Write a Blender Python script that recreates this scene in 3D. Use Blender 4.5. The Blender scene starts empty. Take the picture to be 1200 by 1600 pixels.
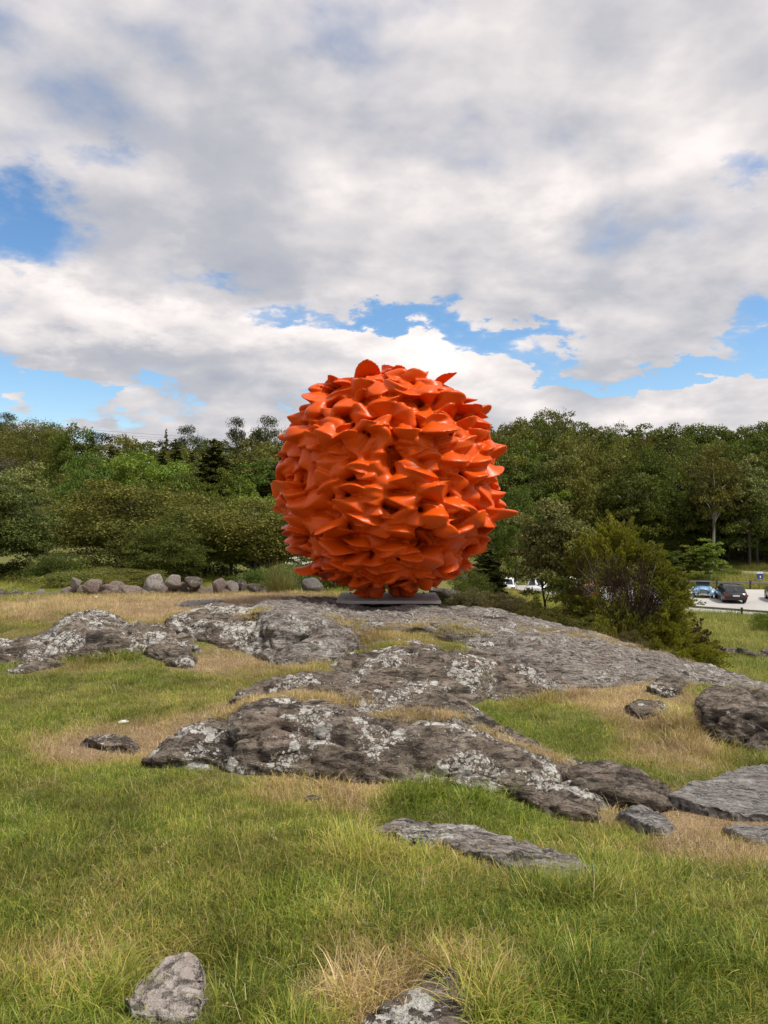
import bpy, math, random
import numpy as np
from mathutils import Vector
rad = math.radians
SC = bpy.context.scene
COL = SC.collection
# ------------------------------------------------------------------ camera
F = 1202.0                      # focal length in photo pixels (1200 x 1600)
EYE = 1.6
cam_d = bpy.data.cameras.new('camera'); cam = bpy.data.objects.new('camera', cam_d); COL.objects.link(cam)
cam.location = (0, 0, EYE); cam.rotation_euler = (rad(90), 0, 0)
cam_d.sensor_fit = 'VERTICAL'; cam_d.sensor_height = 36; cam_d.lens = 36 * F / 1600
cam_d.clip_start = 0.05; cam_d.clip_end = 6000
SC.camera = cam
SC.view_settings.view_transform = 'Standard'; SC.view_settings.look = 'None'
SC.view_settings.gamma = 1; SC.view_settings.use_curve_mapping = False
SC.view_settings.exposure = 1.6
SC.render.engine = 'CYCLES'
SC.cycles.max_bounces = 5; SC.cycles.diffuse_bounces = 3; SC.cycles.glossy_bounces = 2
SC.cycles.transmission_bounces = 3; SC.cycles.transparent_max_bounces = 6
# ------------------------------------------------------------------ sun
SUN_EL, SUN_AZ = 58.0, 108.0    # azimuth clockwise from +Y (view direction): high on the right
sd = bpy.data.lights.new('sun', 'SUN'); sun = bpy.data.objects.new('sun', sd); COL.objects.link(sun)
sd.energy = 1.5; sd.angle = rad(10); sd.color = (1.0, 0.95, 0.86)
_a, _e = rad(SUN_AZ), rad(SUN_EL)
sdir = Vector((math.sin(_a) * math.cos(_e), math.cos(_a) * math.cos(_e), math.sin(_e)))
sun.rotation_euler = sdir.to_track_quat('Z', 'Y').to_euler()
# ------------------------------------------------------------------ node helpers
class NT:
    def __init__(s, tree): s.t = tree; s.n = tree.nodes; s.l = tree.links
    def new(s, typ, **kw):
        nd = s.n.new(typ)
        for k, v in kw.items(): setattr(nd, k, v)
        return nd
    def _in(s, sock, v):
        if v is None: return
        if isinstance(v, bpy.types.NodeSocket): s.l.new(v, sock)
        else: sock.default_value = v
    def math(s, op, a, b=None, c=None, clamp=False):
        nd = s.new('ShaderNodeMath', operation=op); nd.use_clamp = clamp
        s._in(nd.inputs[0], a); s._in(nd.inputs[1], b); s._in(nd.inputs[2], c); return nd.outputs[0]
    def vmath(s, op, a, b=None, out=0):
        nd = s.new('ShaderNodeVectorMath', operation=op); s._in(nd.inputs[0], a)
        if b is not None:
            if op == 'SCALE': s._in(nd.inputs[3], b)
            else: s._in(nd.inputs[1], b)
        return nd.outputs[out]
    def noise(s, vec, scale, detail=4, rough=0.55, dist=0.0, color=False):
        nd = s.new('ShaderNodeTexNoise'); s._in(nd.inputs['Vector'], vec); nd.inputs['Scale'].default_value = scale
        nd.inputs['Detail'].default_value = detail; nd.inputs['Roughness'].default_value = rough
        nd.inputs['Distortion'].default_value = dist
        return nd.outputs[1 if color else 0]
    def voro(s, vec, scale, feature='F1', out='Distance'):
        nd = s.new('ShaderNodeTexVoronoi', feature=feature); s._in(nd.inputs['Vector'], vec)
        nd.inputs['Scale'].default_value = scale; return nd.outputs[out]
    def step(s, v, lo, hi, a=0.0, b=1.0):
        nd = s.new('ShaderNodeMapRange', interpolation_type='SMOOTHSTEP'); s._in(nd.inputs[0], v)
        nd.inputs[1].default_value = lo; nd.inputs[2].default_value = hi
        nd.inputs[3].default_value = a; nd.inputs[4].default_value = b; return nd.outputs[0]
    def mix(s, f, a, b, mode='MIX'):
        nd = s.new('ShaderNodeMix', data_type='RGBA', blend_type=mode); s._in(nd.inputs[0], f)
        for sk, v in ((nd.inputs[6], a), (nd.inputs[7], b)):
            if isinstance(v, tuple) and len(v) == 3: v = v + (1.0,)
            s._in(sk, v)
        return nd.outputs[2]
    def ramp(s, f, stops):
        nd = s.new('ShaderNodeValToRGB'); s._in(nd.inputs[0], f); r = nd.color_ramp
        while len(r.elements) < len(stops): r.elements.new(0.5)
        for e, (p, c) in zip(r.elements, stops): e.position = p; e.color = tuple(c) + (1,)
        return nd.outputs[0]
    def comb(s, x, y, z):
        nd = s.new('ShaderNodeCombineXYZ'); s._in(nd.inputs[0], x); s._in(nd.inputs[1], y); s._in(nd.inputs[2], z); return nd.outputs[0]
    def sep(s, v):
        nd = s.new('ShaderNodeSeparateXYZ'); s._in(nd.inputs[0], v); return nd.outputs
# ------------------------------------------------------------------ world: sky + procedural clouds (direction space)
W = bpy.data.worlds.new('World'); SC.world = W; W.use_nodes = True
def build_world():
    t = NT(W.node_tree); t.n.clear()
    out = t.new('ShaderNodeOutputWorld')
    sky = t.new('ShaderNodeTexSky', sky_type='NISHITA'); sky.sun_disc = False
    sky.sun_elevation = rad(SUN_EL); sky.sun_rotation = rad(SUN_AZ); sky.ozone_density = 2.0; sky.dust_density = 0.4
    hs = t.new('ShaderNodeHueSaturation'); hs.inputs['Saturation'].default_value = 1.2; t.l.new(sky.outputs[0], hs.inputs['Color'])
    bsky = t.new('ShaderNodeBackground'); t.l.new(hs.outputs[0], bsky.inputs[0]); bsky.inputs[1].default_value = 0.053
    d = t.new('ShaderNodeTexCoord').outputs['Generated']
    x, y, z = t.sep(d)
    zc = t.math('MAXIMUM', z, 0.0)
    # cloud layer: direction with a mild perspective, so that clouds shrink and flatten towards the horizon
    k = t.math('DIVIDE', 1.0, t.math('ADD', zc, 0.52))
    p = t.comb(t.math('MULTIPLY', x, k), t.math('MULTIPLY', y, k), t.math('MULTIPLY', t.math('MULTIPLY', zc, k), 2.3))
    az = t.math('ARCTAN2', x, y); el = t.math('ARCSINE', z)
    ae = t.comb(az, el, 0.0)
    def ang(u, v):
        a = (u - 600) / F; b = (800 - v) / F
        return math.atan2(a, 1), math.atan2(b, math.hypot(a, 1))
    warp = t.vmath('SCALE', t.vmath('SUBTRACT', t.noise(p, 3.0, 4, 0.6, color=True), (0.5, 0.5, 0.5)), 0.20)
    warp = t.vmath('ADD', warp, t.vmath('SCALE', t.vmath('SUBTRACT', t.noise(p, 13.0, 5, 0.65, color=True), (0.5, 0.5, 0.5)), 0.10))
    aew = t.vmath('ADD', ae, warp)
    def blob(u, v, ru, rv, amp):
        ca, ce = ang(u, v)
        q = t.vmath('MULTIPLY', t.vmath('SUBTRACT', aew, (ca, ce, 0)), (F / ru, F / rv, 0))
        r = t.vmath('LENGTH', q, out=1)
        return t.step(r, 0.0, 1.6, amp * 1.15, 0.0)
    gaps = [(40, 375, 120, 60, .30), (150, 262, 60, 26, .12), (330, 392, 90, 26, .22), (10, 575, 150, 22, .22), (150, 590, 110, 20, .2),
            (590, 506, 150, 26, .36), (800, 550, 120, 46, .52), (1010, 598, 150, 36, .50), (30, 590, 120, 26, .3), (860, 500, 80, 20, .25),
            (1185, 505, 60, 40, .3), (1190, 280, 55, 30, .2), (470, 45, 80, 40, -.02), (500, 630, 80, 16, .2), (180, 640, 330, 34, .17),
            (420, 480, 60, 16, .16), (-300, 450, 200, 60, .3), (1600, 500, 200, 50, .3), (-500, 600, 200, 40, .3), (1700, 620, 200, 40, .3)]
    cov = t.noise(p, 3.0, 10, 0.57, 0.1)
    cov = t.math('ADD', t.math('MULTIPLY', cov, 0.95), 0.215)
    for g in gaps: cov = t.math('SUBTRACT', cov, blob(*g))
    for g in [(530, 540, 110, 35, .16), (690, 570, 120, 36, .24), (880, 540, 90, 40, .28), (900, 620, 160, 26, .3), (1130, 630, 110, 40, .28), (560, 600, 60, 30, .2), (760, 600, 70, 26, .22), (230, 510, 300, 40, .14), (20, 605, 30, 22, .2), (350,620,200,30,.1)]:
        cov = t.math('ADD', cov, blob(*g))
    lowf = t.step(el, .10, .35)
    m1 = t.step(cov, 0.47, 0.565); m2 = t.step(cov, 0.36, 0.64)
    mask = t.math('ADD', t.math('MULTIPLY', m1, t.math('SUBTRACT', 1.0, lowf)), t.math('MULTIPLY', m2, lowf))
    # shading of the cloud: thick parts greyer, lit billows white
    n1 = t.noise(p, 2.2, 5, 0.5, 0.2); n2 = t.noise(p, 6.0, 7, 0.52, 0.1)
    p2 = t.vmath('ADD', p, (0.03, -0.01, 0.055)); n3 = t.noise(p2, 6.0, 7, 0.52, 0.1)
    rel = t.math('MULTIPLY', t.math('SUBTRACT', n2, n3), 0.62)
    v = t.math('ADD', t.math('MULTIPLY', n1, 1.45), t.math('MULTIPLY', n2, 0.30))
    v = t.math('ADD', v, rel)
    v = t.math('SUBTRACT', v, 0.36)
    for g in [(430, 230, 200, 190, .16), (150, 110, 260, 150, .10), (900, 370, 230, 60, .16), (330, 400, 260, 60, .12), (560, 60, 110, 90, -.10),
              (1090, 290, 160, 150, -.10), (270, 210, 130, 90, -.10), (720, 300, 190, 60, -.06), (210, 490, 260, 40, -.12), (520, 530, 120, 40, -.14), (300, 560, 300, 30, .10), (700, 565, 100, 40, -.16), (900, 520, 100, 40, -.14), (860, 610, 150, 22, .02), (1120, 610, 120, 40, -.14), (80, 480, 160, 50, -.08),
              (700, 120, 140, 160, -.05), (950, 90, 150, 120, .08)]:
        v = t.math('SUBTRACT', v, blob(*g))
    ccol = t.ramp(v, [(0.10, (0.195, 0.205, 0.235)), (0.36, (0.25, 0.25, 0.268)), (0.60, (0.36, 0.340, 0.340)), (0.90, (0.52, 0.478, 0.456))])
    # thin veil over part of the clear air
    bc = t.new('ShaderNodeBackground'); t.l.new(ccol, bc.inputs[0]); bc.inputs[1].default_value = 0.74
    mx = t.new('ShaderNodeMixShader'); t.l.new(t.math('MULTIPLY', mask, 0.985), mx.inputs[0]); t.l.new(bsky.outputs[0], mx.inputs[1]); t.l.new(bc.outputs[0], mx.inputs[2])
    t.l.new(mx.outputs[0], out.inputs[0])
    W.cycles.sampling_method = 'MANUAL'; W.cycles.sample_map_resolution = 1024
build_world()
# ------------------------------------------------------------------ numpy noise
rng = np.random.default_rng(7)
random.seed(7)
_P = rng.permutation(256); _P = np.concatenate([_P, _P, _P])
_G = rng.normal(size=(256, 3)); _G /= np.linalg.norm(_G, axis=1)[:, None]
def gnoise(p):
    p = np.asarray(p, float); i = np.floor(p).astype(int); f = p - i; i &= 255
    u = f * f * f * (f * (f * 6 - 15) + 10); r = 0
    for dx in (0, 1):
        wx = u[:, 0] if dx else 1 - u[:, 0]
        for dy in (0, 1):
            wy = u[:, 1] if dy else 1 - u[:, 1]
            for dz in (0, 1):
                wz = u[:, 2] if dz else 1 - u[:, 2]
                g = _G[_P[_P[_P[i[:, 0] + dx] + i[:, 1] + dy] + i[:, 2] + dz]]
                r = r + wx * wy * wz * (g[:, 0] * (f[:, 0] - dx) + g[:, 1] * (f[:, 1] - dy) + g[:, 2] * (f[:, 2] - dz))
    return r * 1.6
def fbm(p, scale, octv=4, gain=0.5, seed=0.0, ridged=False):
    p = np.asarray(p, float) * scale + seed * 17.31; a = 1.0; r = 0; tot = 0
    for o in range(octv):
        n = gnoise(p)
        if ridged: n = 1 - 2 * np.abs(n)
        r = r + a * n; tot += a; a *= gain; p = p * 2.03 + 5.1
    return r / tot
def fbm2(x, y, scale, octv=4, seed=0.0):
    x = np.asarray(x, float); sh = x.shape
    return fbm(np.stack([x.ravel(), np.asarray(y, float).ravel(), np.full(x.size, 0.37)], 1), scale, octv, seed=seed).reshape(sh)
def px(u, v, Y): return np.array([(u - 600) / F * Y, Y, EYE - (v - 800) / F * Y])
def sstep(x, a, b): t = np.clip((x - a) / (b - a), 0, 1); return t * t * (3 - 2 * t)
# ------------------------------------------------------------------ mesh helpers
def mk(name, verts, faces, mat=None, parent=None, smooth=True, mats=None):
    me = bpy.data.meshes.new(name); verts = np.asarray(verts, np.float32)
    if isinstance(faces, np.ndarray):
        k = faces.shape[1]; n = len(faces)
        me.vertices.add(len(verts)); me.vertices.foreach_set('co', verts.ravel())
        me.loops.add(n * k); me.loops.foreach_set('vertex_index', faces.astype(np.int32).ravel())
        me.polygons.add(n); me.polygons.foreach_set('loop_start', np.arange(0, n * k, k, dtype=np.int32))
        me.polygons.foreach_set('loop_total', np.full(n, k, np.int32))
        me.update(calc_edges=True)
    else:
        me.from_pydata(verts.tolist(), [], faces); me.update()
    if smooth: me.polygons.foreach_set('use_smooth', np.ones(len(me.polygons), bool))
    for m in ([mat] if mat else []) + (mats or []): me.materials.append(m)
    ob = bpy.data.objects.new(name, me); COL.objects.link(ob)
    if parent: ob.parent = parent
    return ob
def tag(o, label=None, cat=None, group=None, kind=None):
    if label: o['label'] = label
    if cat: o['category'] = cat
    if group: o['group'] = group
    if kind: o['kind'] = kind
    return o
def empty(name, loc, rz=0, sc=1):
    o = bpy.data.objects.new(name, None); COL.objects.link(o); o.location = loc; o.rotation_euler = (0, 0, rz)
    o.scale = (sc, sc, sc) if not isinstance(sc, tuple) else sc; o.empty_display_size = 0.1; return o
def grid_faces(nu, nv, off=0):
    i = np.arange(nu - 1)[:, None] * nv + np.arange(nv - 1)[None, :]
    return np.stack([i, i + nv, i + nv + 1, i + 1], -1).reshape(-1, 4) + off
class MB:
    def __init__(s): s.v = []; s.f = []
    def add(s, v, f):
        o = len(s.v); s.v += [tuple(q) for q in v]; s.f += [[a + o for a in g] for g in f]; return s
    def box(s, c, d, rz=0):
        x, y, z = [q / 2 for q in d]; ca, sa = math.cos(rz), math.sin(rz); vs = []
        for sz in (-z, z):
            for sx, sy in ((-x, -y), (x, -y), (x, y), (-x, y)): vs.append((c[0] + sx * ca - sy * sa, c[1] + sx * sa + sy * ca, c[2] + sz))
        return s.add(vs, [(3, 2, 1, 0), (4, 5, 6, 7), (0, 1, 5, 4), (1, 2, 6, 5), (2, 3, 7, 6), (3, 0, 4, 7)])
    def tube(s, pts, rads, n=6):
        pts = [Vector(p) for p in pts]; o = len(s.v)
        for i, p in enumerate(pts):
            t = (pts[min(i + 1, len(pts) - 1)] - pts[max(i - 1, 0)]).normalized()
            a = t.orthogonal().normalized() if i == 0 else (a - t * a.dot(t)).normalized(); b = t.cross(a)
            r = rads[i] if isinstance(rads, (list, tuple)) else rads
            for k in range(n):
                an = 2 * math.pi * k / n; s.v.append(tuple(p + (a * math.cos(an) + b * math.sin(an)) * r))
        for i in range(len(pts) - 1):
            for k in range(n):
                k2 = (k + 1) % n; s.f.append([o + i * n + k, o + i * n + k2, o + (i + 1) * n + k2, o + (i + 1) * n + k])
        s.f.append([o + k for k in range(n)][::-1]); s.f.append([o + (len(pts) - 1) * n + k for k in range(n)])
        return s
    def build(s, name, mat, parent=None, smooth=False): return mk(name, s.v, s.f, mat, parent, smooth)
# ------------------------------------------------------------------ materials
def newmat(name):
    m = bpy.data.materials.new(name); m.use_nodes = True; t = NT(m.node_tree); t.n.clear()
    out = t.new('ShaderNodeOutputMaterial'); b = t.new('ShaderNodeBsdfPrincipled'); t.l.new(b.outputs[0], out.inputs[0])
    return m, t, b, out
def setin(t, b, **kw):
    for k, v in kw.items():
        k = k.replace('_', ' '); 
        if isinstance(v, tuple) and len(v) == 3: v = v + (1.0,)
        t._in(b.inputs[k], v)
def bump(t, b, h, strength, dist):
    n = t.new('ShaderNodeBump'); n.inputs['Strength'].default_value = strength; n.inputs['Distance'].default_value = dist
    t._in(n.inputs['Height'], h); t.l.new(n.outputs[0], b.inputs['Normal'])
def simple(name, col, rough=0.5, metal=0.0, grime=0.12, coat=0.0):
    m, t, b, _ = newmat(name); co = t.new('ShaderNodeTexCoord').outputs['Object']
    n = t.noise(co, 9, 4)
    setin(t, b, Base_Color=t.mix(t.step(n, .35, .7, 0, grime), col, tuple(c * 0.5 for c in col)), Roughness=rough, Metallic=metal, Coat_Weight=coat)
    return m
def rock_mat(name, white=0.5, dark=0.5, base=((0.068, 0.052, 0.040), (0.172, 0.138, 0.108), (0.33, 0.280, 0.232)), streak=(0.6, 1.0, 2.2), rot=0.3, flat=0.0):
    m, t, b, _ = newmat(name)
    co = t.new('ShaderNodeTexCoord').outputs['Object']
    mp = t.new('ShaderNodeMapping'); t.l.new(co, mp.inputs[0]); mp.inputs['Rotation'].default_value = (0.25, 0.2, rot)
    mp.inputs['Scale'].default_value = streak; sv = mp.outputs[0]
    big = t.noise(co, 1.3, 5, 0.6, 0.4); mid = t.noise(sv, 5.5, 7, 0.62, 0.6); fine = t.noise(co, 38, 6, 0.7); grain = t.noise(co, 150, 3, 0.7)
    s = t.math('ADD', t.math('MULTIPLY', mid, 0.75), t.math('MULTIPLY', fine, 0.45))
    s = t.math('ADD', s, t.math('MULTIPLY', t.math('SUBTRACT', grain, .5), 0.35))
    c = t.ramp(s, [(0.42, base[0]), (0.60, base[1]), (0.78, base[2])])
    c = t.mix(t.step(t.noise(co, 2.3, 5, .6, .5), .5, .72, 0, .55), c, (0.215, 0.145, 0.115), 'MIX')        # rust / pink gneiss
    c = t.mix(t.step(t.noise(co, 3.1, 4, .6), .56, .75, 0, .45), c, (0.10, 0.095, 0.05), 'MIX')            # moss film
    dk = t.noise(sv, 3.4, 8, 0.68, 0.8)
    dm = t.step(dk, 0.60 - 0.12 * dark, 0.68 - 0.10 * dark)
    dm = t.math('MULTIPLY', dm, t.step(fine, .3, .5, .55, 1))
    c = t.mix(t.math('MULTIPLY', dm, .85), c, (0.034, 0.029, 0.027))
    # foliation cracks
    wv = t.noise(sv, 16, 5, 0.75, 0.3); c = t.mix(t.step(wv, .36, .46, .7, 0), c, (0.03, 0.026, 0.024))
    # crustose lichen: ragged roundish patches of several sizes
    wp = t.vmath('ADD', co, t.vmath('SCALE', t.noise(co, 20, 4, .65, color=True), 0.05))
    l1 = t.voro(wp, 7.0); l2 = t.voro(wp, 19.0); l3 = t.voro(wp, 46)
    cl = t.noise(co, 2.0, 4, 0.6, 0.3)
    clm = t.step(cl, 0.58 - 0.16 * white, 0.68 - 0.14 * white)
    def spots(d, r, w): return t.math('GREATER_THAN', t.math('MULTIPLY', clm, r), t.math('ADD', d, t.math('MULTIPLY', t.math('SUBTRACT', fine, .5), w)))
    sp = t.math('MAXIMUM', spots(l1, 0.26 + .16 * white, .42), t.math('MAXIMUM', spots(l2, 0.27 + .16 * white, .55), spots(l3, 0.30 + .15 * white, .5)))
    lc = t.mix(t.step(grain, .35, .65), (0.44, 0.425, 0.395), (0.70, 0.68, 0.64))
    lc = t.mix(t.step(t.noise(co, 6, 2), .5, .6, 0, .22), lc, (0.36, 0.37, 0.27))
    c = t.mix(t.math('MULTIPLY', sp, 0.9), c, lc)
    setin(t, b, Base_Color=c, Roughness=0.88, Specular_IOR_Level=0.25)
    h = t.math('ADD', t.math('MULTIPLY', mid, 1.0), t.math('MULTIPLY', fine, 0.35))
    h = t.math('ADD', h, t.math('MULTIPLY', t.step(wv, .34, .5), 0.35))
    h = t.math('ADD', h, t.math('MULTIPLY', grain, 0.10)); h = t.math('ADD', h, t.math('MULTIPLY', sp, 0.05))
    bump(t, b, h, 1.0, 0.075)
    return m
M = {}
M['rock'] = rock_mat('gneiss', 0.55, 0.55)
M['rock_white'] = rock_mat('lichened gneiss', 0.78, 0.6)
M['rock_dark'] = rock_mat('dark gneiss', 0.35, 0.95, rot=1.2)
M['rock_slab'] = rock_mat('pale slab', 0.15, 0.05, base=((0.17, 0.158, 0.15), (0.29, 0.273, 0.26), (0.40, 0.38, 0.362)), streak=(0.5, 3.2, 2.0), rot=-0.35)
M['rock_field'] = rock_mat('field stone', 0.45, 0.1, base=((0.24, 0.20, 0.175), (0.43, 0.375, 0.34), (0.58, 0.53, 0.49)), streak=(1, 1, 1))
M['whale'] = rock_mat('whaleback gneiss', 0.5, 0.35, base=((0.10, 0.085, 0.074), (0.285, 0.252, 0.224), (0.48, 0.445, 0.41)), streak=(0.5, 3.4, 2.6), rot=-0.55)
def leaf_mat(name, c1, c2, c3=None, trans=0.25, rough=0.6, spec=0.12):
    m, t, b, out = newmat(name)
    g = t.new('ShaderNodeNewGeometry').outputs['Random Per Island']; oi = t.new('ShaderNodeObjectInfo').outputs['Random']
    c3 = c3 or tuple((a + b_) / 2 for a, b_ in zip(c1, c2))
    col = t.ramp(g, [(0.0, c1), (0.55, c3), (1.0, c2)])
    hs = t.new('ShaderNodeHueSaturation'); t.l.new(col, hs.inputs['Color'])
    t._in(hs.inputs['Hue'], t.math('ADD', t.math('MULTIPLY', oi, 0.035), 0.4825)); t._in(hs.inputs['Value'], t.math('ADD', t.math('MULTIPLY', oi, 0.65), 0.74))
    co = t.new('ShaderNodeTexCoord').outputs['Object']
    col = t.mix(t.step(t.noise(co, 0.9, 3), .4, .65, 0, .35), hs.outputs[0], tuple(x * y for x, y in zip(c2, (1.25, 1.1, .8))))
    setin(t, b, Base_Color=col, Roughness=rough, Specular_IOR_Level=spec)
    tr = t.new('ShaderNodeBsdfTranslucent'); t.l.new(t.mix(1.0, col, (1.0, 1.15, .6), 'MULTIPLY'), tr.inputs[0])
    mx = t.new('ShaderNodeMixShader'); mx.inputs[0].default_value = trans
    t.l.new(b.outputs[0], mx.inputs[1]); t.l.new(tr.outputs[0], mx.inputs[2]); t.l.new(mx.outputs[0], out.inputs[0])
    return m
M['leaf_oak'] = leaf_mat('oak leaves', (0.038, 0.052, 0.010), (0.145, 0.168, 0.032), (0.070, 0.090, 0.017))
M['leaf_green'] = leaf_mat('green leaves', (0.038, 0.064, 0.012), (0.14, 0.185, 0.036), (0.068, 0.105, 0.020))
M['leaf_bright'] = leaf_mat('bright leaves', (0.075, 0.105, 0.016), (0.20, 0.24, 0.042), (0.125, 0.165, 0.027))
M['leaf_olive'] = leaf_mat('olive leaves', (0.058, 0.064, 0.014), (0.20, 0.19, 0.048), (0.105, 0.108, 0.025))
M['leaf_grey'] = leaf_mat('grey green leaves', (0.050, 0.060, 0.018), (0.30, 0.295, 0.12), (0.115, 0.13, 0.04))
M['needle'] = leaf_mat('spruce needles', (0.026, 0.036, 0.009), (0.115, 0.130, 0.030), (0.060, 0.074, 0.017), 0.12)
M['pine'] = leaf_mat('pine needles', (0.022, 0.032, 0.013), (0.07, 0.082, 0.032), None, 0.12)
M['juniper'] = leaf_mat('juniper needles', (0.05, 0.068, 0.012), (0.36, 0.37, 0.065), (0.17, 0.188, 0.036), 0.3)
M['dead'] = leaf_mat('dead juniper twigs', (0.04, 0.025, 0.016), (0.12, 0.08, 0.055), None, 0.1)
M['heather'] = leaf_mat('ridge brush', (0.05, 0.055, 0.02), (0.20, 0.16, 0.08), (0.10, 0.095, 0.04), 0.2)
def bark(name, a, b_, sc=8):
    m, t, b, _ = newmat(name); co = t.new('ShaderNodeTexCoord').outputs['Object']
    mp = t.new('ShaderNodeMapping'); t.l.new(co, mp.inputs[0]); mp.inputs['Scale'].default_value = (1, 1, .25)
    n = t.noise(mp.outputs[0], sc, 6, .7); setin(t, b, Base_Color=t.mix(t.step(n, .35, .65), a, b_), Roughness=.9); bump(t, b, n, .8, .03); return m
M['bark'] = bark('bark', (0.035, 0.028, 0.022), (0.10, 0.085, 0.07))
M['bark_pale'] = bark('pale bark', (0.12, 0.11, 0.095), (0.36, 0.34, 0.30))
M['bark_pine'] = bark('pine bark', (0.07, 0.045, 0.03), (0.17, 0.10, 0.065))
# grass blades: instance attribute "dry" picks green -> straw, "hue" varies between tufts
def grass_mat(name, shift=0.0):
    m, t, b, out = newmat(name)
    at = t.new('ShaderNodeAttribute', attribute_type='INSTANCER', attribute_name='dry').outputs['Fac']
    hu = t.new('ShaderNodeAttribute', attribute_type='INSTANCER', attribute_name='hue').outputs['Fac']
    g = t.new('ShaderNodeNewGeometry').outputs['Random Per Island']
    f = t.math('ADD', at, t.math('MULTIPLY', t.math('SUBTRACT', t.math('POWER', g, 1.6), 0.33), 0.62)); f = t.math('ADD', f, shift, clamp=True)
    col = t.ramp(f, [(0.0, (0.09, 0.14, 0.012)), (0.22, (0.20, 0.25, 0.026)), (0.42, (0.35, 0.34, 0.058)), (0.62, (0.42, 0.315, 0.105)), (0.8, (0.46, 0.315, 0.155)), (1.0, (0.54, 0.42, 0.25))])
    hs = t.new('ShaderNodeHueSaturation'); t.l.new(col, hs.inputs['Color'])
    t._in(hs.inputs['Value'], t.math('ADD', t.math('MULTIPLY', hu, 0.85), 0.60)); t._in(hs.inputs['Hue'], t.math('ADD', t.math('MULTIPLY', hu, 0.02), 0.488))
    setin(t, b, Base_Color=hs.outputs[0], Roughness=.5, Specular_IOR_Level=.3)
    tr = t.new('ShaderNodeBsdfTranslucent'); t.l.new(hs.outputs[0], tr.inputs[0])
    mx = t.new('ShaderNodeMixShader'); mx.inputs[0].default_value = .3
    t.l.new(b.outputs[0], mx.inputs[1]); t.l.new(tr.outputs[0], mx.inputs[2]); t.l.new(mx.outputs[0], out.inputs[0]); return m
M['grass'] = grass_mat('grass blades')
def straw_mat():
    m, t, b, out = newmat('straw'); g = t.new('ShaderNodeNewGeometry').outputs['Random Per Island']
    setin(t, b, Base_Color=t.ramp(g, [(0, (0.22, 0.17, 0.08)), (0.6, (0.36, 0.29, 0.15)), (1, (0.48, 0.40, 0.24))]), Roughness=.6); return m
M['straw'] = straw_mat()
# ------------------------------------------------------------------ rocks: lofts over stations of (u, v, Y)
ROCKS = []       # (name, label, material, stations, res, amp)
def rk(label, mat, st, res=0.03, amp=0.05, ctrl=True, back=0.6, drop=None): ROCKS.append(dict(label=label, mat=mat, st=st, res=res, amp=amp, ctrl=ctrl, back=back, drop=drop))
rk('long whaleback outcrop of grey gneiss carrying the orange sculpture', 'whale', [
    [(398, 1022, 9.6), (397, 992, 9.9), (398, 965, 10.3), (402, 946, 11.5), ('w', -1.9, 12.6, -.05)],
    [(425, 1040, 9.2), (427, 1000, 9.5), (434, 955, 9.9), (442, 937, 12.2), ('w', -1.7, 14.4, -.12)],
    [(500, 1036, 9.2), (503, 998, 9.5), (508, 962, 10.0), (505, 937, 12.8), ('w', -1.1, 14.8, -.12)],
    [(545, 1022, 9.5), (548, 995, 9.8), (550, 966, 10.5), (550, 941, 13), ('w', -.5, 15, -.15)],
    [(580, 985, 10.4), (581, 972, 10.6), (585, 957, 11.2), (590, 945, 13.2), ('w', 0, 15, -.2)],
    [(660, 990, 10.2), (664, 974, 10.4), (672, 959, 11.2), (680, 945, 13.2), ('w', 1.2, 15, -.35)],
    [(740, 1010, 9.7), (746, 992, 10.0), (760, 974, 10.8), (762, 953, 13), ('w', 2.2, 15, -.55)],
    [(800, 1086, 8.7), (815, 1040, 9.05), (838, 1000, 9.8), (850, 972, 12.6), ('w', 3.1, 14.8, -.8)],
    [(890, 1082, 8.8), (900, 1050, 9.1), (925, 1018, 9.9), (960, 999, 12.2), ('w', 4.1, 14.2, -1.0)],
    [(1000, 1072, 9.0), (1010, 1056, 9.25), (1035, 1040, 10), (1060, 1028, 11.8), ('w', 5.0, 13.5, -1.2)],
    [(1095, 1078, 9.4), (1105, 1070, 9.6), (1120, 1062, 10.1), (1140, 1053, 11.3), ('w', 5.8, 12.9, -1.3)],
    [(1190, 1096, 9.4), (1195, 1091, 9.6), (1205, 1084, 10.1), (1215, 1076, 11.1), ('w', 6.4, 12.4, -1.4)]], 0.035, 0.05)
rk('rounded lower knob of the outcrop below the dry ledge, under the sculpture', 'rock_white', [
    [(512, 1052, 8.7), (514, 1044, 8.8), (520, 1036, 9.0), (527, 1031, 9.3), (535, 1032, 9.7)],
    [(553, 1068, 8.3), (555, 1045, 8.45), (560, 1027, 8.8), (566, 1017, 9.5), (572, 1006, 10.1)],
    [(635, 1082, 8.15), (637, 1048, 8.35), (645, 1022, 8.8), (650, 1008, 9.6), (656, 1001, 10.1)],
    [(715, 1094, 8.1), (712, 1058, 8.3), (710, 1030, 8.7), (712, 1012, 9.5), (716, 1004, 10.1)],
    [(785, 1094, 8.3), (778, 1062, 8.5), (772, 1037, 8.9), (768, 1014, 9.6), (766, 1003, 10.2)],
    [(838, 1090, 8.6), (838, 1066, 8.8), (834, 1045, 9.1), (828, 1030, 9.6), (820, 1020, 10.0)]], 0.03, 0.05)
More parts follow.
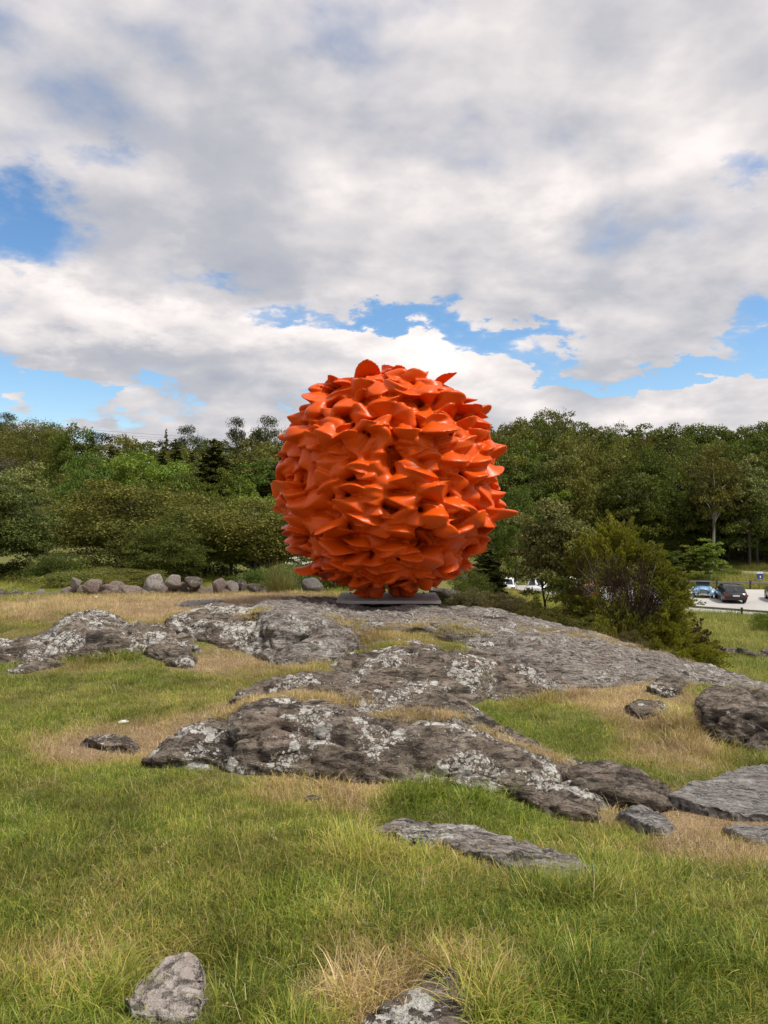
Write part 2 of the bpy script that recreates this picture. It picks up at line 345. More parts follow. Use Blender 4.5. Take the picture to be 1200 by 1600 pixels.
rk('low rock shoulder with a bright white lichen patch left of the whaleback', 'rock_white', [
    [(262, 985, 10.2), (263, 975, 10.35), (266, 966, 10.6), (272, 958, 11.0), (280, 956, 11.4)],
    [(315, 1000, 9.9), (318, 984, 10.05), (322, 967, 10.3), (325, 953, 11.0), (330, 950, 11.7)],
    [(365, 1018, 9.6), (367, 996, 9.8), (370, 974, 10.1), (375, 954, 11.0), (380, 948, 11.8)],
    [(408, 1030, 9.4), (410, 1005, 9.6), (412, 980, 9.9), (414, 960, 10.8), (418, 950, 11.5)]], 0.03, 0.045)
rk('rear hump of the central rock, rising to a long rounded crest', 'rock', [
    [(358, 1104, 6.45), (361, 1101, 6.55), (366, 1097, 6.7), (373, 1093, 6.9), (380, 1094, 7.1)],
    [(432, 1098, 6.4), (435, 1086, 6.5), (439, 1073, 6.7), (445, 1062, 7.2), ('w', -.95, 7.8, -.33)],
    [(518, 1112, 6.2), (521, 1093, 6.35), (527, 1073, 6.6), (533, 1058, 7.2), ('w', -.42, 7.9, -.37)],
    [(598, 1122, 6.05), (602, 1106, 6.2), (610, 1086, 6.5), (618, 1069, 7.1), ('w', .12, 7.8, -.40)],
    [(678, 1130, 5.95), (685, 1120, 6.1), (695, 1108, 6.4), (705, 1094, 6.9), ('w', .66, 7.5, -.43)],
    [(752, 1168, 5.6), (760, 1158, 5.75), (772, 1150, 6.1), (786, 1142, 6.5), ('w', 1.05, 7.0, -.45)],
    [(832, 1206, 5.25), (840, 1200, 5.35), (850, 1195, 5.6), (862, 1190, 5.95), ('w', 1.35, 6.3, -.45)]], 0.022, 0.035)
rk('front hump of the central rock, steep face spotted with white lichen', 'rock_white', [
    [(226, 1199, 5.32), (229, 1197, 5.36), (234, 1193, 5.45), (240, 1189, 5.6), (248, 1190, 5.75)],
    [(288, 1200, 5.28), (291, 1182, 5.36), (297, 1160, 5.5), (303, 1143, 5.85), ('w', -1.5, 6.15, -.17)],
    [(343, 1204, 5.26), (345, 1178, 5.36), (350, 1150, 5.56), (353, 1130, 5.98), ('w', -1.3, 6.3, -.12)],
    [(378, 1208, 5.2), (379, 1168, 5.33), (382, 1128, 5.52), (388, 1108, 6.0), ('w', -1.12, 6.35, 0)],
    [(445, 1212, 5.15), (447, 1168, 5.28), (450, 1126, 5.48), (456, 1105, 6.0), ('w', -.78, 6.3, .03)],
    [(525, 1222, 5.1), (527, 1172, 5.24), (531, 1130, 5.46), (540, 1111, 6.0), ('w', -.3, 6.25, .0)],
    [(595, 1226, 5.05), (598, 1178, 5.2), (603, 1143, 5.46), (612, 1128, 5.9), ('w', .08, 6.1, -.03)],
    [(690, 1228, 5.05), (693, 1188, 5.18), (700, 1156, 5.42), (712, 1139, 5.85), ('w', .55, 6.0, -.08)],
    [(765, 1238, 4.95), (770, 1208, 5.08), (778, 1184, 5.3), (792, 1167, 5.7), ('w', .95, 6.0, -.25)],
    [(830, 1262, 4.78), (837, 1238, 4.88), (846, 1214, 5.08), (864, 1197, 5.5), ('w', 1.3, 5.9, -.40)],
    [(885, 1282, 4.65), (890, 1265, 4.75), (900, 1247, 4.9), (917, 1233, 5.15), ('w', 1.45, 5.5, -.38)],
    [(934, 1292, 4.6), (938, 1288, 4.65), (944, 1284, 4.72), (954, 1278, 4.85), (965, 1280, 5.0)]], 0.02, 0.035)
rk('streaked dark low rock at the right end of the central outcrop', 'rock_dark', [
    [(868, 1212, 5.45), (868, 1208, 5.5), (870, 1203, 5.6), (873, 1200, 5.75), (878, 1202, 5.9)],
    [(905, 1240, 5.1), (903, 1224, 5.22), (903, 1208, 5.4), (908, 1197, 5.75), (914, 1200, 6.0)],
    [(965, 1250, 5.0), (962, 1232, 5.12), (962, 1215, 5.3), (968, 1203, 5.65), (975, 1206, 5.9)],
    [(1015, 1256, 4.95), (1015, 1248, 5.05), (1015, 1236, 5.2), (1018, 1226, 5.45), (1022, 1226, 5.7)],
    [(1046, 1260, 4.93), (1046, 1258, 5.0), (1046, 1254, 5.1), (1048, 1250, 5.2), (1052, 1250, 5.35)]], 0.02, 0.025)
rk('small grey rock lying in orange dry grass below the dark low rock', 'rock_slab', [
    [(968, 1282, 4.65), (970, 1280, 4.68), (974, 1276, 4.75), (980, 1273, 4.85), (985, 1274, 4.95)],
    [(1005, 1300, 4.45), (1004, 1294, 4.5), (1006, 1284, 4.62), (1012, 1275, 4.8), (1018, 1275, 4.95)],
    [(1040, 1312, 4.35), (1040, 1309, 4.4), (1042, 1303, 4.47), (1046, 1298, 4.55), (1050, 1298, 4.65)]], 0.018, 0.02)
rk('flat pale grey slab in dry grass at the right edge', 'rock_slab', [
    [(1046, 1255, 4.98), (1048, 1253, 5.02), (1052, 1248, 5.1), (1058, 1243, 5.2), (1062, 1243, 5.3)],
    [(1100, 1270, 4.82), (1100, 1266, 4.87), (1102, 1250, 5.1), (1108, 1226, 5.5), (1112, 1225, 5.65)],
    [(1160, 1282, 4.72), (1160, 1278, 4.77), (1162, 1250, 5.1), (1168, 1208, 5.85), (1172, 1207, 6.0)],
    [(1230, 1284, 4.7), (1230, 1280, 4.75), (1232, 1250, 5.1), (1238, 1205, 5.95), (1240, 1204, 6.1)],
    [(1300, 1282, 4.72), (1300, 1278, 4.77), (1302, 1250, 5.1), (1308, 1215, 5.8), (1310, 1214, 5.95)]], 0.022, 0.014)
rk('narrow grey slab at the right edge below the large pale one', 'rock_slab', [
    [(1132, 1308, 4.4), (1133, 1306, 4.43), (1136, 1303, 4.47), (1140, 1301, 4.52), (1145, 1301, 4.6)],
    [(1180, 1328, 4.22), (1180, 1325, 4.26), (1182, 1314, 4.38), (1186, 1303, 4.52), (1190, 1303, 4.6)],
    [(1240, 1332, 4.2), (1240, 1329, 4.24), (1242, 1316, 4.36), (1246, 1304, 4.52), (1250, 1304, 4.6)]], 0.018, 0.012)
rk('dark fissured boulder at the right edge above tall grass', 'rock_dark', [
    [(1084, 1120, 7.4), (1084, 1112, 7.45), (1085, 1102, 7.55), (1090, 1095, 7.75), (1096, 1096, 8.0)],
    [(1112, 1150, 6.95), (1110, 1125, 7.0), (1112, 1098, 7.15), (1120, 1083, 7.7), (1126, 1082, 8.3)],
    [(1160, 1178, 6.7), (1158, 1140, 6.78), (1158, 1105, 6.95), (1165, 1082, 7.7), (1170, 1080, 8.4)],
    [(1215, 1185, 6.65), (1213, 1150, 6.72), (1213, 1115, 6.9), (1220, 1090, 7.6), (1226, 1086, 8.3)],
    [(1280, 1180, 6.7), (1278, 1150, 6.8), (1278, 1125, 7.0), (1284, 1105, 7.5), (1290, 1100, 8.0)]], 0.025, 0.06)
rk('low curved grey rock surfacing through the foreground grass', 'whale', [
    [(568, 1316, 4.02), (572, 1313, 4.06), (578, 1309, 4.12), (586, 1305, 4.2), (592, 1306, 4.3)],
    [(640, 1322, 3.95), (642, 1314, 4.0), (648, 1304, 4.08), (656, 1295, 4.25), (662, 1297, 4.4)],
    [(712, 1335, 3.85), (714, 1326, 3.9), (720, 1313, 3.98), (728, 1304, 4.15), (734, 1306, 4.3)],
    [(780, 1362, 3.68), (782, 1350, 3.73), (788, 1336, 3.82), (798, 1325, 3.98), (804, 1327, 4.12)],
    [(840, 1388, 3.55), (842, 1370, 3.6), (850, 1352, 3.7), (862, 1341, 3.88), (870, 1343, 4.0)],
    [(890, 1398, 3.5), (892, 1385, 3.55), (896, 1368, 3.63), (904, 1357, 3.76), (910, 1360, 3.86)],
    [(922, 1398, 3.5), (924, 1394, 3.53), (926, 1388, 3.57), (930, 1382, 3.62), (934, 1383, 3.7)]], 0.013, 0.016)
rk('long broken rock ledge with a white streaked slab at the left edge', 'rock_white', [
    [(-60, 1040, 9.0), (-60, 1030, 9.1), (-58, 1015, 9.3), (-55, 1004, 9.9), (-50, 1000, 10.5)],
    [(10, 1036, 9.1), (11, 1027, 9.2), (14, 1012, 9.4), (18, 1001, 10.0), (22, 997, 10.6)],
    [(62, 1030, 9.2), (63, 1020, 9.3), (66, 1006, 9.5), (72, 993, 10.2), (80, 984, 10.9)],
    [(95, 1032, 9.15), (94, 1016, 9.25), (92, 996, 9.5), (98, 972, 10.5), (104, 964, 11.3)],
    [(140, 1030, 9.2), (141, 1010, 9.3), (143, 988, 9.6), (150, 964, 10.7), (158, 957, 11.6)],
    [(195, 1022, 9.35), (196, 1004, 9.45), (198, 990, 9.7), (205, 976, 10.5), (212, 970, 11.1)],
    [(250, 1012, 9.5), (250, 1002, 9.6), (252, 993, 9.8), (256, 985, 10.2), (262, 982, 10.6)],
    [(305, 1015, 9.5), (305, 1010, 9.55), (306, 1002, 9.65), (308, 995, 9.9), (312, 994, 10.2)]], 0.03, 0.06)
rk('small pale rock nose in front of the left ledge', 'rock_white', [
    [(10, 1052, 8.75), (11, 1050, 8.8), (14, 1045, 8.9), (20, 1041, 9.05), (26, 1040, 9.2)],
    [(45, 1053, 8.7), (45, 1046, 8.78), (48, 1036, 8.92), (54, 1028, 9.15), (60, 1026, 9.3)],
    [(100, 1040, 8.95), (100, 1036, 9.0), (102, 1030, 9.1), (106, 1025, 9.25), (110, 1024, 9.4)]], 0.025, 0.03)
rk('brown rock lump stepping down to the bare earth patch', 'rock', [
    [(232, 1024, 9.3), (233, 1019, 9.35), (236, 1012, 9.5), (242, 1006, 9.7), (248, 1005, 9.9)],
    [(272, 1042, 8.9), (272, 1034, 9.0), (273, 1024, 9.15), (278, 1014, 9.45), (284, 1012, 9.7)],
    [(296, 1044, 8.85), (296, 1040, 8.9), (297, 1034, 9.0), (300, 1028, 9.15), (304, 1026, 9.3)]], 0.022, 0.035)
rk('flat grey rock strip in the dry grass in front of the field wall', 'rock_slab', [
    [(276, 947, 13.3), (278, 945.5, 13.4), (281, 943, 13.6), (285, 941.5, 13.8), (290, 942, 14)],
    [(310, 949, 13.1), (310, 947, 13.2), (312, 943, 13.6), (316, 939, 14.1), (320, 939, 14.4)],
    [(345, 947, 13.3), (345, 945.5, 13.4), (347, 943, 13.6), (350, 941, 13.8), (354, 941, 14)]], 0.03, 0.015)
rk('low grey stone in the worn straw patch on the left', 'rock', [
    [(130, 1164, 5.95), (131, 1163, 5.98), (134, 1161, 6.02), (138, 1159, 6.08), (142, 1159, 6.14)],
    [(165, 1176, 5.8), (165, 1172, 5.84), (167, 1165, 5.93), (172, 1158, 6.07), (176, 1158, 6.15)],
    [(204, 1177, 5.78), (204, 1175, 5.81), (205, 1171, 5.87), (208, 1168, 5.93), (212, 1168, 6.0)]], 0.018, 0.016)
rk('small pinkish rock half buried in the dry slope on the right', 'rock', [
    [(978, 1108, 7.7), (979, 1106, 7.75), (982, 1103, 7.82), (986, 1101, 7.9), (990, 1101, 8.0)],
    [(1000, 1124, 7.4), (1000, 1118, 7.47), (1001, 1108, 7.6), (1004, 1101, 7.85), (1008, 1101, 8.0)],
    [(1038, 1120, 7.45), (1038, 1117, 7.5), (1038, 1113, 7.57), (1040, 1109, 7.65), (1044, 1109, 7.75)]], 0.02, 0.02)
rk('small dark rock below the tail of the whaleback', 'rock_dark', [
    [(1012, 1080, 8.5), (1013, 1077, 8.55), (1016, 1072, 8.65), (1020, 1068, 8.8), (1024, 1068, 8.95)],
    [(1040, 1090, 8.3), (1040, 1084, 8.37), (1041, 1074, 8.5), (1045, 1064, 8.8), (1049, 1064, 9.0)],
    [(1064, 1085, 8.4), (1064, 1082, 8.45), (1065, 1077, 8.53), (1068, 1072, 8.65), (1072, 1072, 8.8)]], 0.022, 0.025)
rk('pale lichened stone set in grass at the bottom left corner', 'rock_field', [
    [(196, 1574, 2.50), (197, 1571, 2.51), (200, 1565, 2.53), (206, 1557, 2.56), (212, 1556, 2.6)],
    [(212, 1594, 2.43), (213, 1586, 2.45), (216, 1562, 2.51), (228, 1530, 2.62), (234, 1528, 2.68)],
    [(250, 1598, 2.42), (251, 1588, 2.44), (254, 1555, 2.52), (262, 1503, 2.70), (268, 1502, 2.8)],
    [(288, 1600, 2.42), (289, 1588, 2.44), (291, 1550, 2.53), (292, 1497, 2.72), (297, 1495, 2.82)],
    [(310, 1592, 2.44), (311, 1584, 2.46), (312, 1556, 2.53), (309, 1508, 2.72), (313, 1507, 2.79)],
    [(319, 1572, 2.51), (319, 1568, 2.52), (319, 1555, 2.56), (317, 1534, 2.63), (321, 1534, 2.68)]], 0.007, 0.008)
rk('dark lichen crusted stone cut by the bottom edge of the picture', 'rock_white', [
    [(552, 1622, 2.34), (554, 1619, 2.35), (560, 1612, 2.37), (568, 1603, 2.40), (574, 1603, 2.44)],
    [(588, 1655, 2.22), (590, 1640, 2.25), (598, 1608, 2.32), (614, 1568, 2.47), (622, 1566, 2.53)],
    [(650, 1670, 2.18), (652, 1650, 2.21), (656, 1600, 2.32), (664, 1533, 2.58), (670, 1531, 2.65)],
    [(705, 1660, 2.2), (705, 1642, 2.23), (704, 1600, 2.32), (699, 1526, 2.6), (705, 1524, 2.68)],
    [(735, 1640, 2.26), (734, 1628, 2.28), (730, 1600, 2.35), (722, 1554, 2.49), (728, 1554, 2.55)],
    [(750, 1612, 2.37), (750, 1610, 2.38), (748, 1602, 2.40), (744, 1590, 2.44), (748, 1590, 2.49)]], 0.007, 0.012)
# ------------------------------------------------------------------ ground: RBF through surveyed points
CP = []
def cp(u, v, Y): CP.append(tuple(px(u, v, Y)))
def cw(x, y, z): CP.append((x, y, z))
for u in (0, 300, 600, 900, 1200): cp(u, 1600, 2.4 if u < 900 else 2.42); cp(u, 1450, 2.95)
for u, v, Y in [(60, 1300, 4.0), (300, 1300, 4.0), (520, 1300, 4.02), (1000, 1390, 3.45), (1150, 1390, 3.45), (1200, 1350, 3.8), (700, 1420, 3.15), (450, 1380, 3.35), (900, 1430, 3.1),
                (100, 1200, 5.35), (0, 1120, 6.8), (100, 1120, 6.8), (250, 1120, 6.85), (150, 1065, 8.15), (340, 1060, 8.4), (470, 1052, 8.5), (330, 1090, 7.4),
                (120, 945, 13), (0, 955, 12.4), (230, 965, 11.9), (430, 932, 15.2), (30, 985, 10.9), (200, 960, 12), (560, 928, 16.2),
                (900, 1105, 8.0), (850, 1150, 7.0), (950, 1150, 7.0), (1040, 1150, 7.0), (1000, 1190, 6.15), (1090, 1200, 6.0), (940, 1262, 4.95),
                (1000, 1262, 4.9), (1120, 1292, 4.55), (1080, 1330, 4.1), (1200, 1295, 4.6), (1180, 1200, 6.4), (1150, 1080, 9.0), (960, 1095, 8.3),
                (400, 1094, 6.35), (440, 1099, 6.25), (500, 1102, 6.2), (560, 1118, 6.05), (620, 1126, 5.95), (680, 1132, 5.88), (780, 1250, 4.8), (700, 1262, 4.65), (600, 1262, 4.6), (450, 1240, 4.85), (300, 1225, 5.0), (860, 1300, 4.4),
                (580, 990, 10.2), (640, 997, 10.1), (700, 1002, 10.1), (320, 1022, 9.5), (360, 1035, 9.1),
                (0, 945, 14.5), (150, 925, 17), (350, 925, 17), (480, 925, 17)]: cp(u, v, Y)
for x, y, z in [(-3, 0, 0), (3, 0, 0), (0, -3, .1), (-12, 0, .1), (14, 0, -.6), (0, -30, 1), (-30, -10, .5), (40, -10, -3), (-6, 5, -.1), (-9, 9, 0), (7, 6, -.6), (10, 8, -1.1),
                (-11, 20, -.4), (-5, 20, -.45), (0, 20, -.7), (2.5, 17, -.7), (-10, 26, -.8), (-4, 28, -1.0), (2, 26, -1.6), (4.5, 16.5, -1.15), (6.5, 15.5, -1.5), (3.9, 18.5, -1.2), (8, 20, -2.6), (9.5, 16, -2.5), (12.5, 25, -3.4), (12, 14, -2.6), (8.4, 11.5, -1.7),
                (6, 26, -3.0), (13, 32, -4.0), (20, 40, -4.7), (10, 45, -4.6), (0, 45, -3), (28, 45, -5.2), (22, 55, -5.9),
                (-12, 60, -2.0), (-30, 60, -2.0), (0, 65, -3.5), (-40, 100, -2.0), (-62, 140, -2.4), (-78, 175, 2.5), (-65, 125, -3), (-60, 160, 0.6), (-20, 100, 1), (-28, 150, 6), (-5, 100, 0), (0, 150, 7), (-70, 200, 6), (-60, 60, -2),
                (44, 85, -5.4), (38, 88, -5.2), (30, 104, -4.7), (22.9, 125, -4.1), (18.5, 133, -3.7), (34, 97, -4.5), (50, 96, -4.6), (28, 118, -3.2),
                (60, 140, 6), (30, 150, 7.5), (20, 160, 7), (90, 140, 6), (60, 110, -1), (100, 100, -3), (100, 60, -6), (60, 50, -6), (60, 20, -5),
                (0, 200, 9), (-120, 200, 8), (120, 200, 9), (-150, 100, 2), (-120, 0, 2), (0, 500, 8), (600, 600, 8), (-600, 600, 8), (1500, 0, 0), (-1500, 0, 0), (0, -1500, 0), (0, 2500, 0)]: cw(x, y, z)
for R in ROCKS:
    P = []
    for s in R['st']:
        P.append([np.array(q[1:]) if q[0] == 'w' else px(*q) for q in s])
    R['P'] = np.array(P, float)
    n = len(P)
    for i in range(n):
        if n > 4 and i % 1 == 0 or n <= 4:
            if R['label'].startswith('front hump') is False or True:
                CP.append(tuple(R['P'][i, 0]));
                b4 = R['P'][i, -1]; CP.append((b4[0], b4[1] + .05, b4[2] - .02))
CPa = np.array(CP)
keep = []
for i in range(len(CPa)):
    if all(np.hypot(*(CPa[i, :2] - CPa[j, :2])) > 0.10 for j in keep): keep.append(i)
CPa = CPa[keep]
def kern(r2): return np.sqrt(r2 + 0.09)
_n = len(CPa); _d2 = ((CPa[:, None, :2] - CPa[None, :, :2]) ** 2).sum(-1)
_A = np.zeros((_n + 3, _n + 3)); _A[:_n, :_n] = kern(_d2) - np.eye(_n) * 0.02; _A[:_n, _n] = 1; _A[:_n, _n + 1:] = CPa[:, :2]; _A[_n:, :_n] = _A[:_n, _n:].T
_w = np.linalg.solve(_A, np.concatenate([CPa[:, 2], np.zeros(3)]))
# car park polygon (gravel), levelled
PARK = np.array([(6, 70), (22, 59.5), (30, 53.5), (60, 50), (60, 73), (36, 75), (6, 82)], float); PARKZ = -5.95
ROAD = np.array([(75, 80, -5.6), (58, 83, -5.5), (44, 85.6, -5.35), (38, 89, -5.15), (32, 100, -4.8), (27, 113, -4.45), (22.9, 126, -4.1), (18, 134, -3.7), (8, 142, -3.0), (-6, 150, -2)], float)
def poly_sd(x, y, poly):
    d = np.full(x.shape, 1e9); inside = np.zeros(x.shape, bool); n = len(poly)
    for i in range(n):
        a, b = poly[i], poly[(i + 1) % n]; e = b - a; wx, wy = x - a[0], y - a[1]
        t = np.clip((wx * e[0] + wy * e[1]) / (e @ e), 0, 1); d = np.minimum(d, np.hypot(wx - t * e[0], wy - t * e[1]))
        c = (a[1] > y) != (b[1] > y); xi = a[0] + (y - a[1]) / (b[1] - a[1] + 1e-12) * (b[0] - a[0]); inside ^= c & (x < xi)
    return np.where(inside, -d, d)
def road_d(x, y):
    d = np.full(x.shape, 1e9); z = np.zeros(x.shape)
    for i in range(len(ROAD) - 1):
        a, b = ROAD[i], ROAD[i + 1]; e = (b - a)[:2]; t = np.clip(((x - a[0]) * e[0] + (y - a[1]) * e[1]) / (e @ e), 0, 1)
        dd = np.hypot(x - a[0] - t * e[0], y - a[1] - t * e[1]); m = dd < d; d = np.where(m, dd, d); z = np.where(m, a[2] + t * (b[2] - a[2]), z)
    return d, z
def ground_z(x, y):
    x = np.asarray(x, float); y = np.asarray(y, float); sh = x.shape; X = x.ravel(); Y = y.ravel(); out = np.empty(X.size)
    for s in range(0, X.size, 20000):
        a = X[s:s + 20000]; b = Y[s:s + 20000]
        r2 = (a[:, None] - CPa[None, :, 0]) ** 2 + (b[:, None] - CPa[None, :, 1]) ** 2
        out[s:s + 20000] = kern(r2) @ _w[:_n] + _w[_n] + _w[_n + 1] * a + _w[_n + 2] * b
    amp = np.clip(np.hypot(X, Y) / 40, .35, 3)
    out += fbm2(X, Y, 1.1, 4, 2.0) * 0.035 * amp + fbm2(X, Y, 4.5, 3, 5.0) * 0.012
    far = (Y > 40) & (Y < 170) & (X > -20)
    if far.any():
        xf, yf = X[far], Y[far]; zf = out[far]
        sdp = poly_sd(xf, yf, PARK); w = 1 - sstep(sdp, 0.4, 4.0); zf = zf * (1 - w) + (PARKZ - .05) * w
        rd, rz = road_d(xf, yf); w = 1 - sstep(rd, 2.4, 6.0); zf = zf * (1 - w) + (rz - .05) * w
        out[far] = zf
    return out.reshape(sh)
def gz(x, y): return float(ground_z(np.array([x]), np.array([y]))[0])
def ray_ground(u, v):
    Y = np.geomspace(1.9, 60, 500); x = (u - 600) / F * Y; z = EYE - (v - 800) / F * Y
    d = z - ground_z(x, Y); k = np.argmax(d < 0) if (d < 0).any() else len(Y) - 1
    return x[k], Y[k]
def build_ground():
    N = 400; s = np.linspace(-1, 1, N); b = math.asinh(2500 / 3.0)
    xs = 3.0 * np.sinh(b * s); ys = 6 + 3.0 * np.sinh(b * s)
    Xg, Yg = np.meshgrid(xs, ys, indexing='ij'); Z = ground_z(Xg, Yg)
    v = np.stack([Xg, Yg, Z], -1).reshape(-1, 3)
    m, t, b_, _ = newmat('turf and soil'); co = t.new('ShaderNodeTexCoord').outputs['Object']
    at = t.new('ShaderNodeAttribute', attribute_name='dry').outputs['Fac']
    n = t.noise(co, 14, 6, .7); n2 = t.noise(co, 1.5, 4); n3 = t.noise(co, 60, 4, .7)
    g = t.mix(t.step(n, .35, .65), (0.055, 0.08, 0.014), (0.13, 0.155, 0.035)); g = t.mix(t.step(n2, .4, .65, 0, .5), g, (0.17, 0.165, 0.045))
    dcol = t.mix(t.step(n3, .35, .65), (0.15, 0.095, 0.055), (0.38, 0.28, 0.16)); dcol = t.mix(t.step(n, .45, .7, 0, .5), dcol, (0.20, 0.13, 0.085))
    setin(t, b_, Base_Color=t.mix(at, g, dcol), Roughness=.95, Specular_IOR_Level=.1); bump(t, b_, t.math('ADD', n, t.math('MULTIPLY', n3, .4)), .8, .05)
    ob = mk('ground', v, grid_faces(N, N)[:, ::-1].copy(), m); tag(ob, 'uneven ground under the pasture, valley and wooded hills', kind='structure')
    a = ob.data.attributes.new('dry', 'FLOAT', 'POINT'); a.data.foreach_set('value', dryness(v[:, 0], v[:, 1]).astype(np.float32))
    return ob
# worn / dry and tall patches given where they lie in the photo, converted once to plan ellipses
def ellipses(lst):
    out = []
    for u, v, ru, rv, val in lst:
        x, y = ray_ground(u, v); x1, y1 = ray_ground(u, max(v - rv, 925)); x2, y2 = ray_ground(u, min(v + rv, 1650))
        out.append((x, (y1 + y2) / 2, ru * y / F, max((y1 - y2) / 2, .12), val))
    return out
DRY = ellipses([(230, 1160, 170, 36, .75), (160, 1180, 90, 26, .55), (440, 1100, 100, 12, .8), (640, 1124, 80, 10, .8), (400, 1045, 130, 24, .5), (330, 1035, 60, 16, .6), (500, 1230, 110, 42, .55),
                (560, 1250, 70, 40, .3), (150, 945, 320, 40, .7), (420, 945, 150, 20, .75), (590, 988, 70, 22, .75), (700, 1000, 80, 20, .4), (800, 1085, 130, 22, .35), (1000, 1075, 140, 22, .6), (1060, 1130, 110, 50, .55), (960, 1105, 80, 30, .35),
                (1120, 1270, 150, 48, .95), (980, 1262, 90, 28, .9), (1160, 1345, 110, 26, .6), (1060, 1190, 90, 30, .55), (900, 1268, 60, 24, .5), (660, 1500, 170, 50, .38), (560, 1570, 110, 60, .7), (760, 1580, 70, 50, .35), (60, 1520, 150, 45, .32), (250, 1480, 140, 50, .2),
                (650, 1360, 180, 50, .28), (480, 1440, 130, 60, .15), (200, 1400, 200, 40, .12), (860, 1330, 120, 40, .22), (1010, 1320, 110, 40, .25), (300, 1090, 220, 20, .15), (120, 1045, 110, 10, .4), (260, 955, 80, 16, .6), (760, 1200, 60, 14, .2)])
TALL = ellipses([(390, 1190, 90, 30, .8), (330, 1180, 60, 30, .5), (640, 1240, 260, 26, .45), (480, 1040, 70, 16, .5), (1150, 1175, 90, 40, 1.1), (1080, 1150, 80, 40, .6), (870, 1390, 120, 30, .5), (1000, 1400, 240, 70, .45), (620, 1340, 160, 30, .5), (60, 935, 200, 26, .1), (330, 935, 200, 12, -.4), (180, 1030, 120, 14, .5), (850, 1095, 120, 20, .4), (60, 1560, 120, 50, .4), (1000, 1560, 300, 80, .45),
                 (230, 1160, 170, 36, -.65), (1120, 1270, 170, 48, -.6), (980, 1262, 90, 30, -.5), (440, 1099, 120, 12, -.5), (590, 988, 80, 22, -.45), (340, 1040, 120, 20, -.45), (420, 948, 160, 20, -.35), (640, 1124, 90, 12, -.5), (560, 1225, 90, 30, -.3)])
def field(lst, x, y):
    r = np.zeros(np.shape(x)); nz = fbm2(x, y, 2.2, 3, 9.0) * .45
    for cx, cy, rx, ry, val in lst:
        m = (np.abs(x - cx) < rx * 2) & (np.abs(y - cy) < ry * 2)
        if not np.any(m): continue
        d = np.sqrt(((x[m] - cx) / rx) ** 2 + ((y[m] - cy) / ry) ** 2) + nz[m]; r[m] += val * (1 - sstep(d, .45, 1.35))
    return r
def dryness(x, y):
    d = field(DRY, x, y) + 0.16 + fbm2(x, y, 1.0, 4, 3.0) * .28 + fbm2(x, y, 4.0, 3, 4.0) * .26 + fbm2(x, y, 11.0, 2, 41.0) * .16
    return np.clip(d, 0, 1)
build_ground()
# ------------------------------------------------------------------ build rocks
def catmull(P, n):
    """P: (k, ...) control -> n samples, centripetal-ish uniform Catmull-Rom along axis 0"""
    k = len(P); t = np.linspace(0, k - 1, n); i = np.clip(t.astype(int), 0, k - 2); f = (t - i).reshape((-1,) + (1,) * (P.ndim - 1))
    g = lambda j: P[np.clip(j, 0, k - 1)]
    p0, p1, p2, p3 = g(i - 1), g(i), g(i + 1), g(i + 2)
    p0 = np.where((i - 1 < 0).reshape(f.shape), 2 * p1 - p2, p0); p3 = np.where((i + 2 > k - 1).reshape(f.shape), 2 * p2 - p1, p3)
    ten = 0.42
    m1 = (p2 - p0) * ten; m2 = (p3 - p1) * ten; f2 = f * f; f3 = f2 * f
    return (2 * f3 - 3 * f2 + 1) * p1 + (f3 - 2 * f2 + f) * m1 + (-2 * f3 + 3 * f2) * p2 + (f3 - f2) * m2
RZ_CELL = 0.045; RX0, RY0, RNX, RNY = -9.0, 1.8, 420, 340
RZ = np.full((RNX, RNY), -99.0)
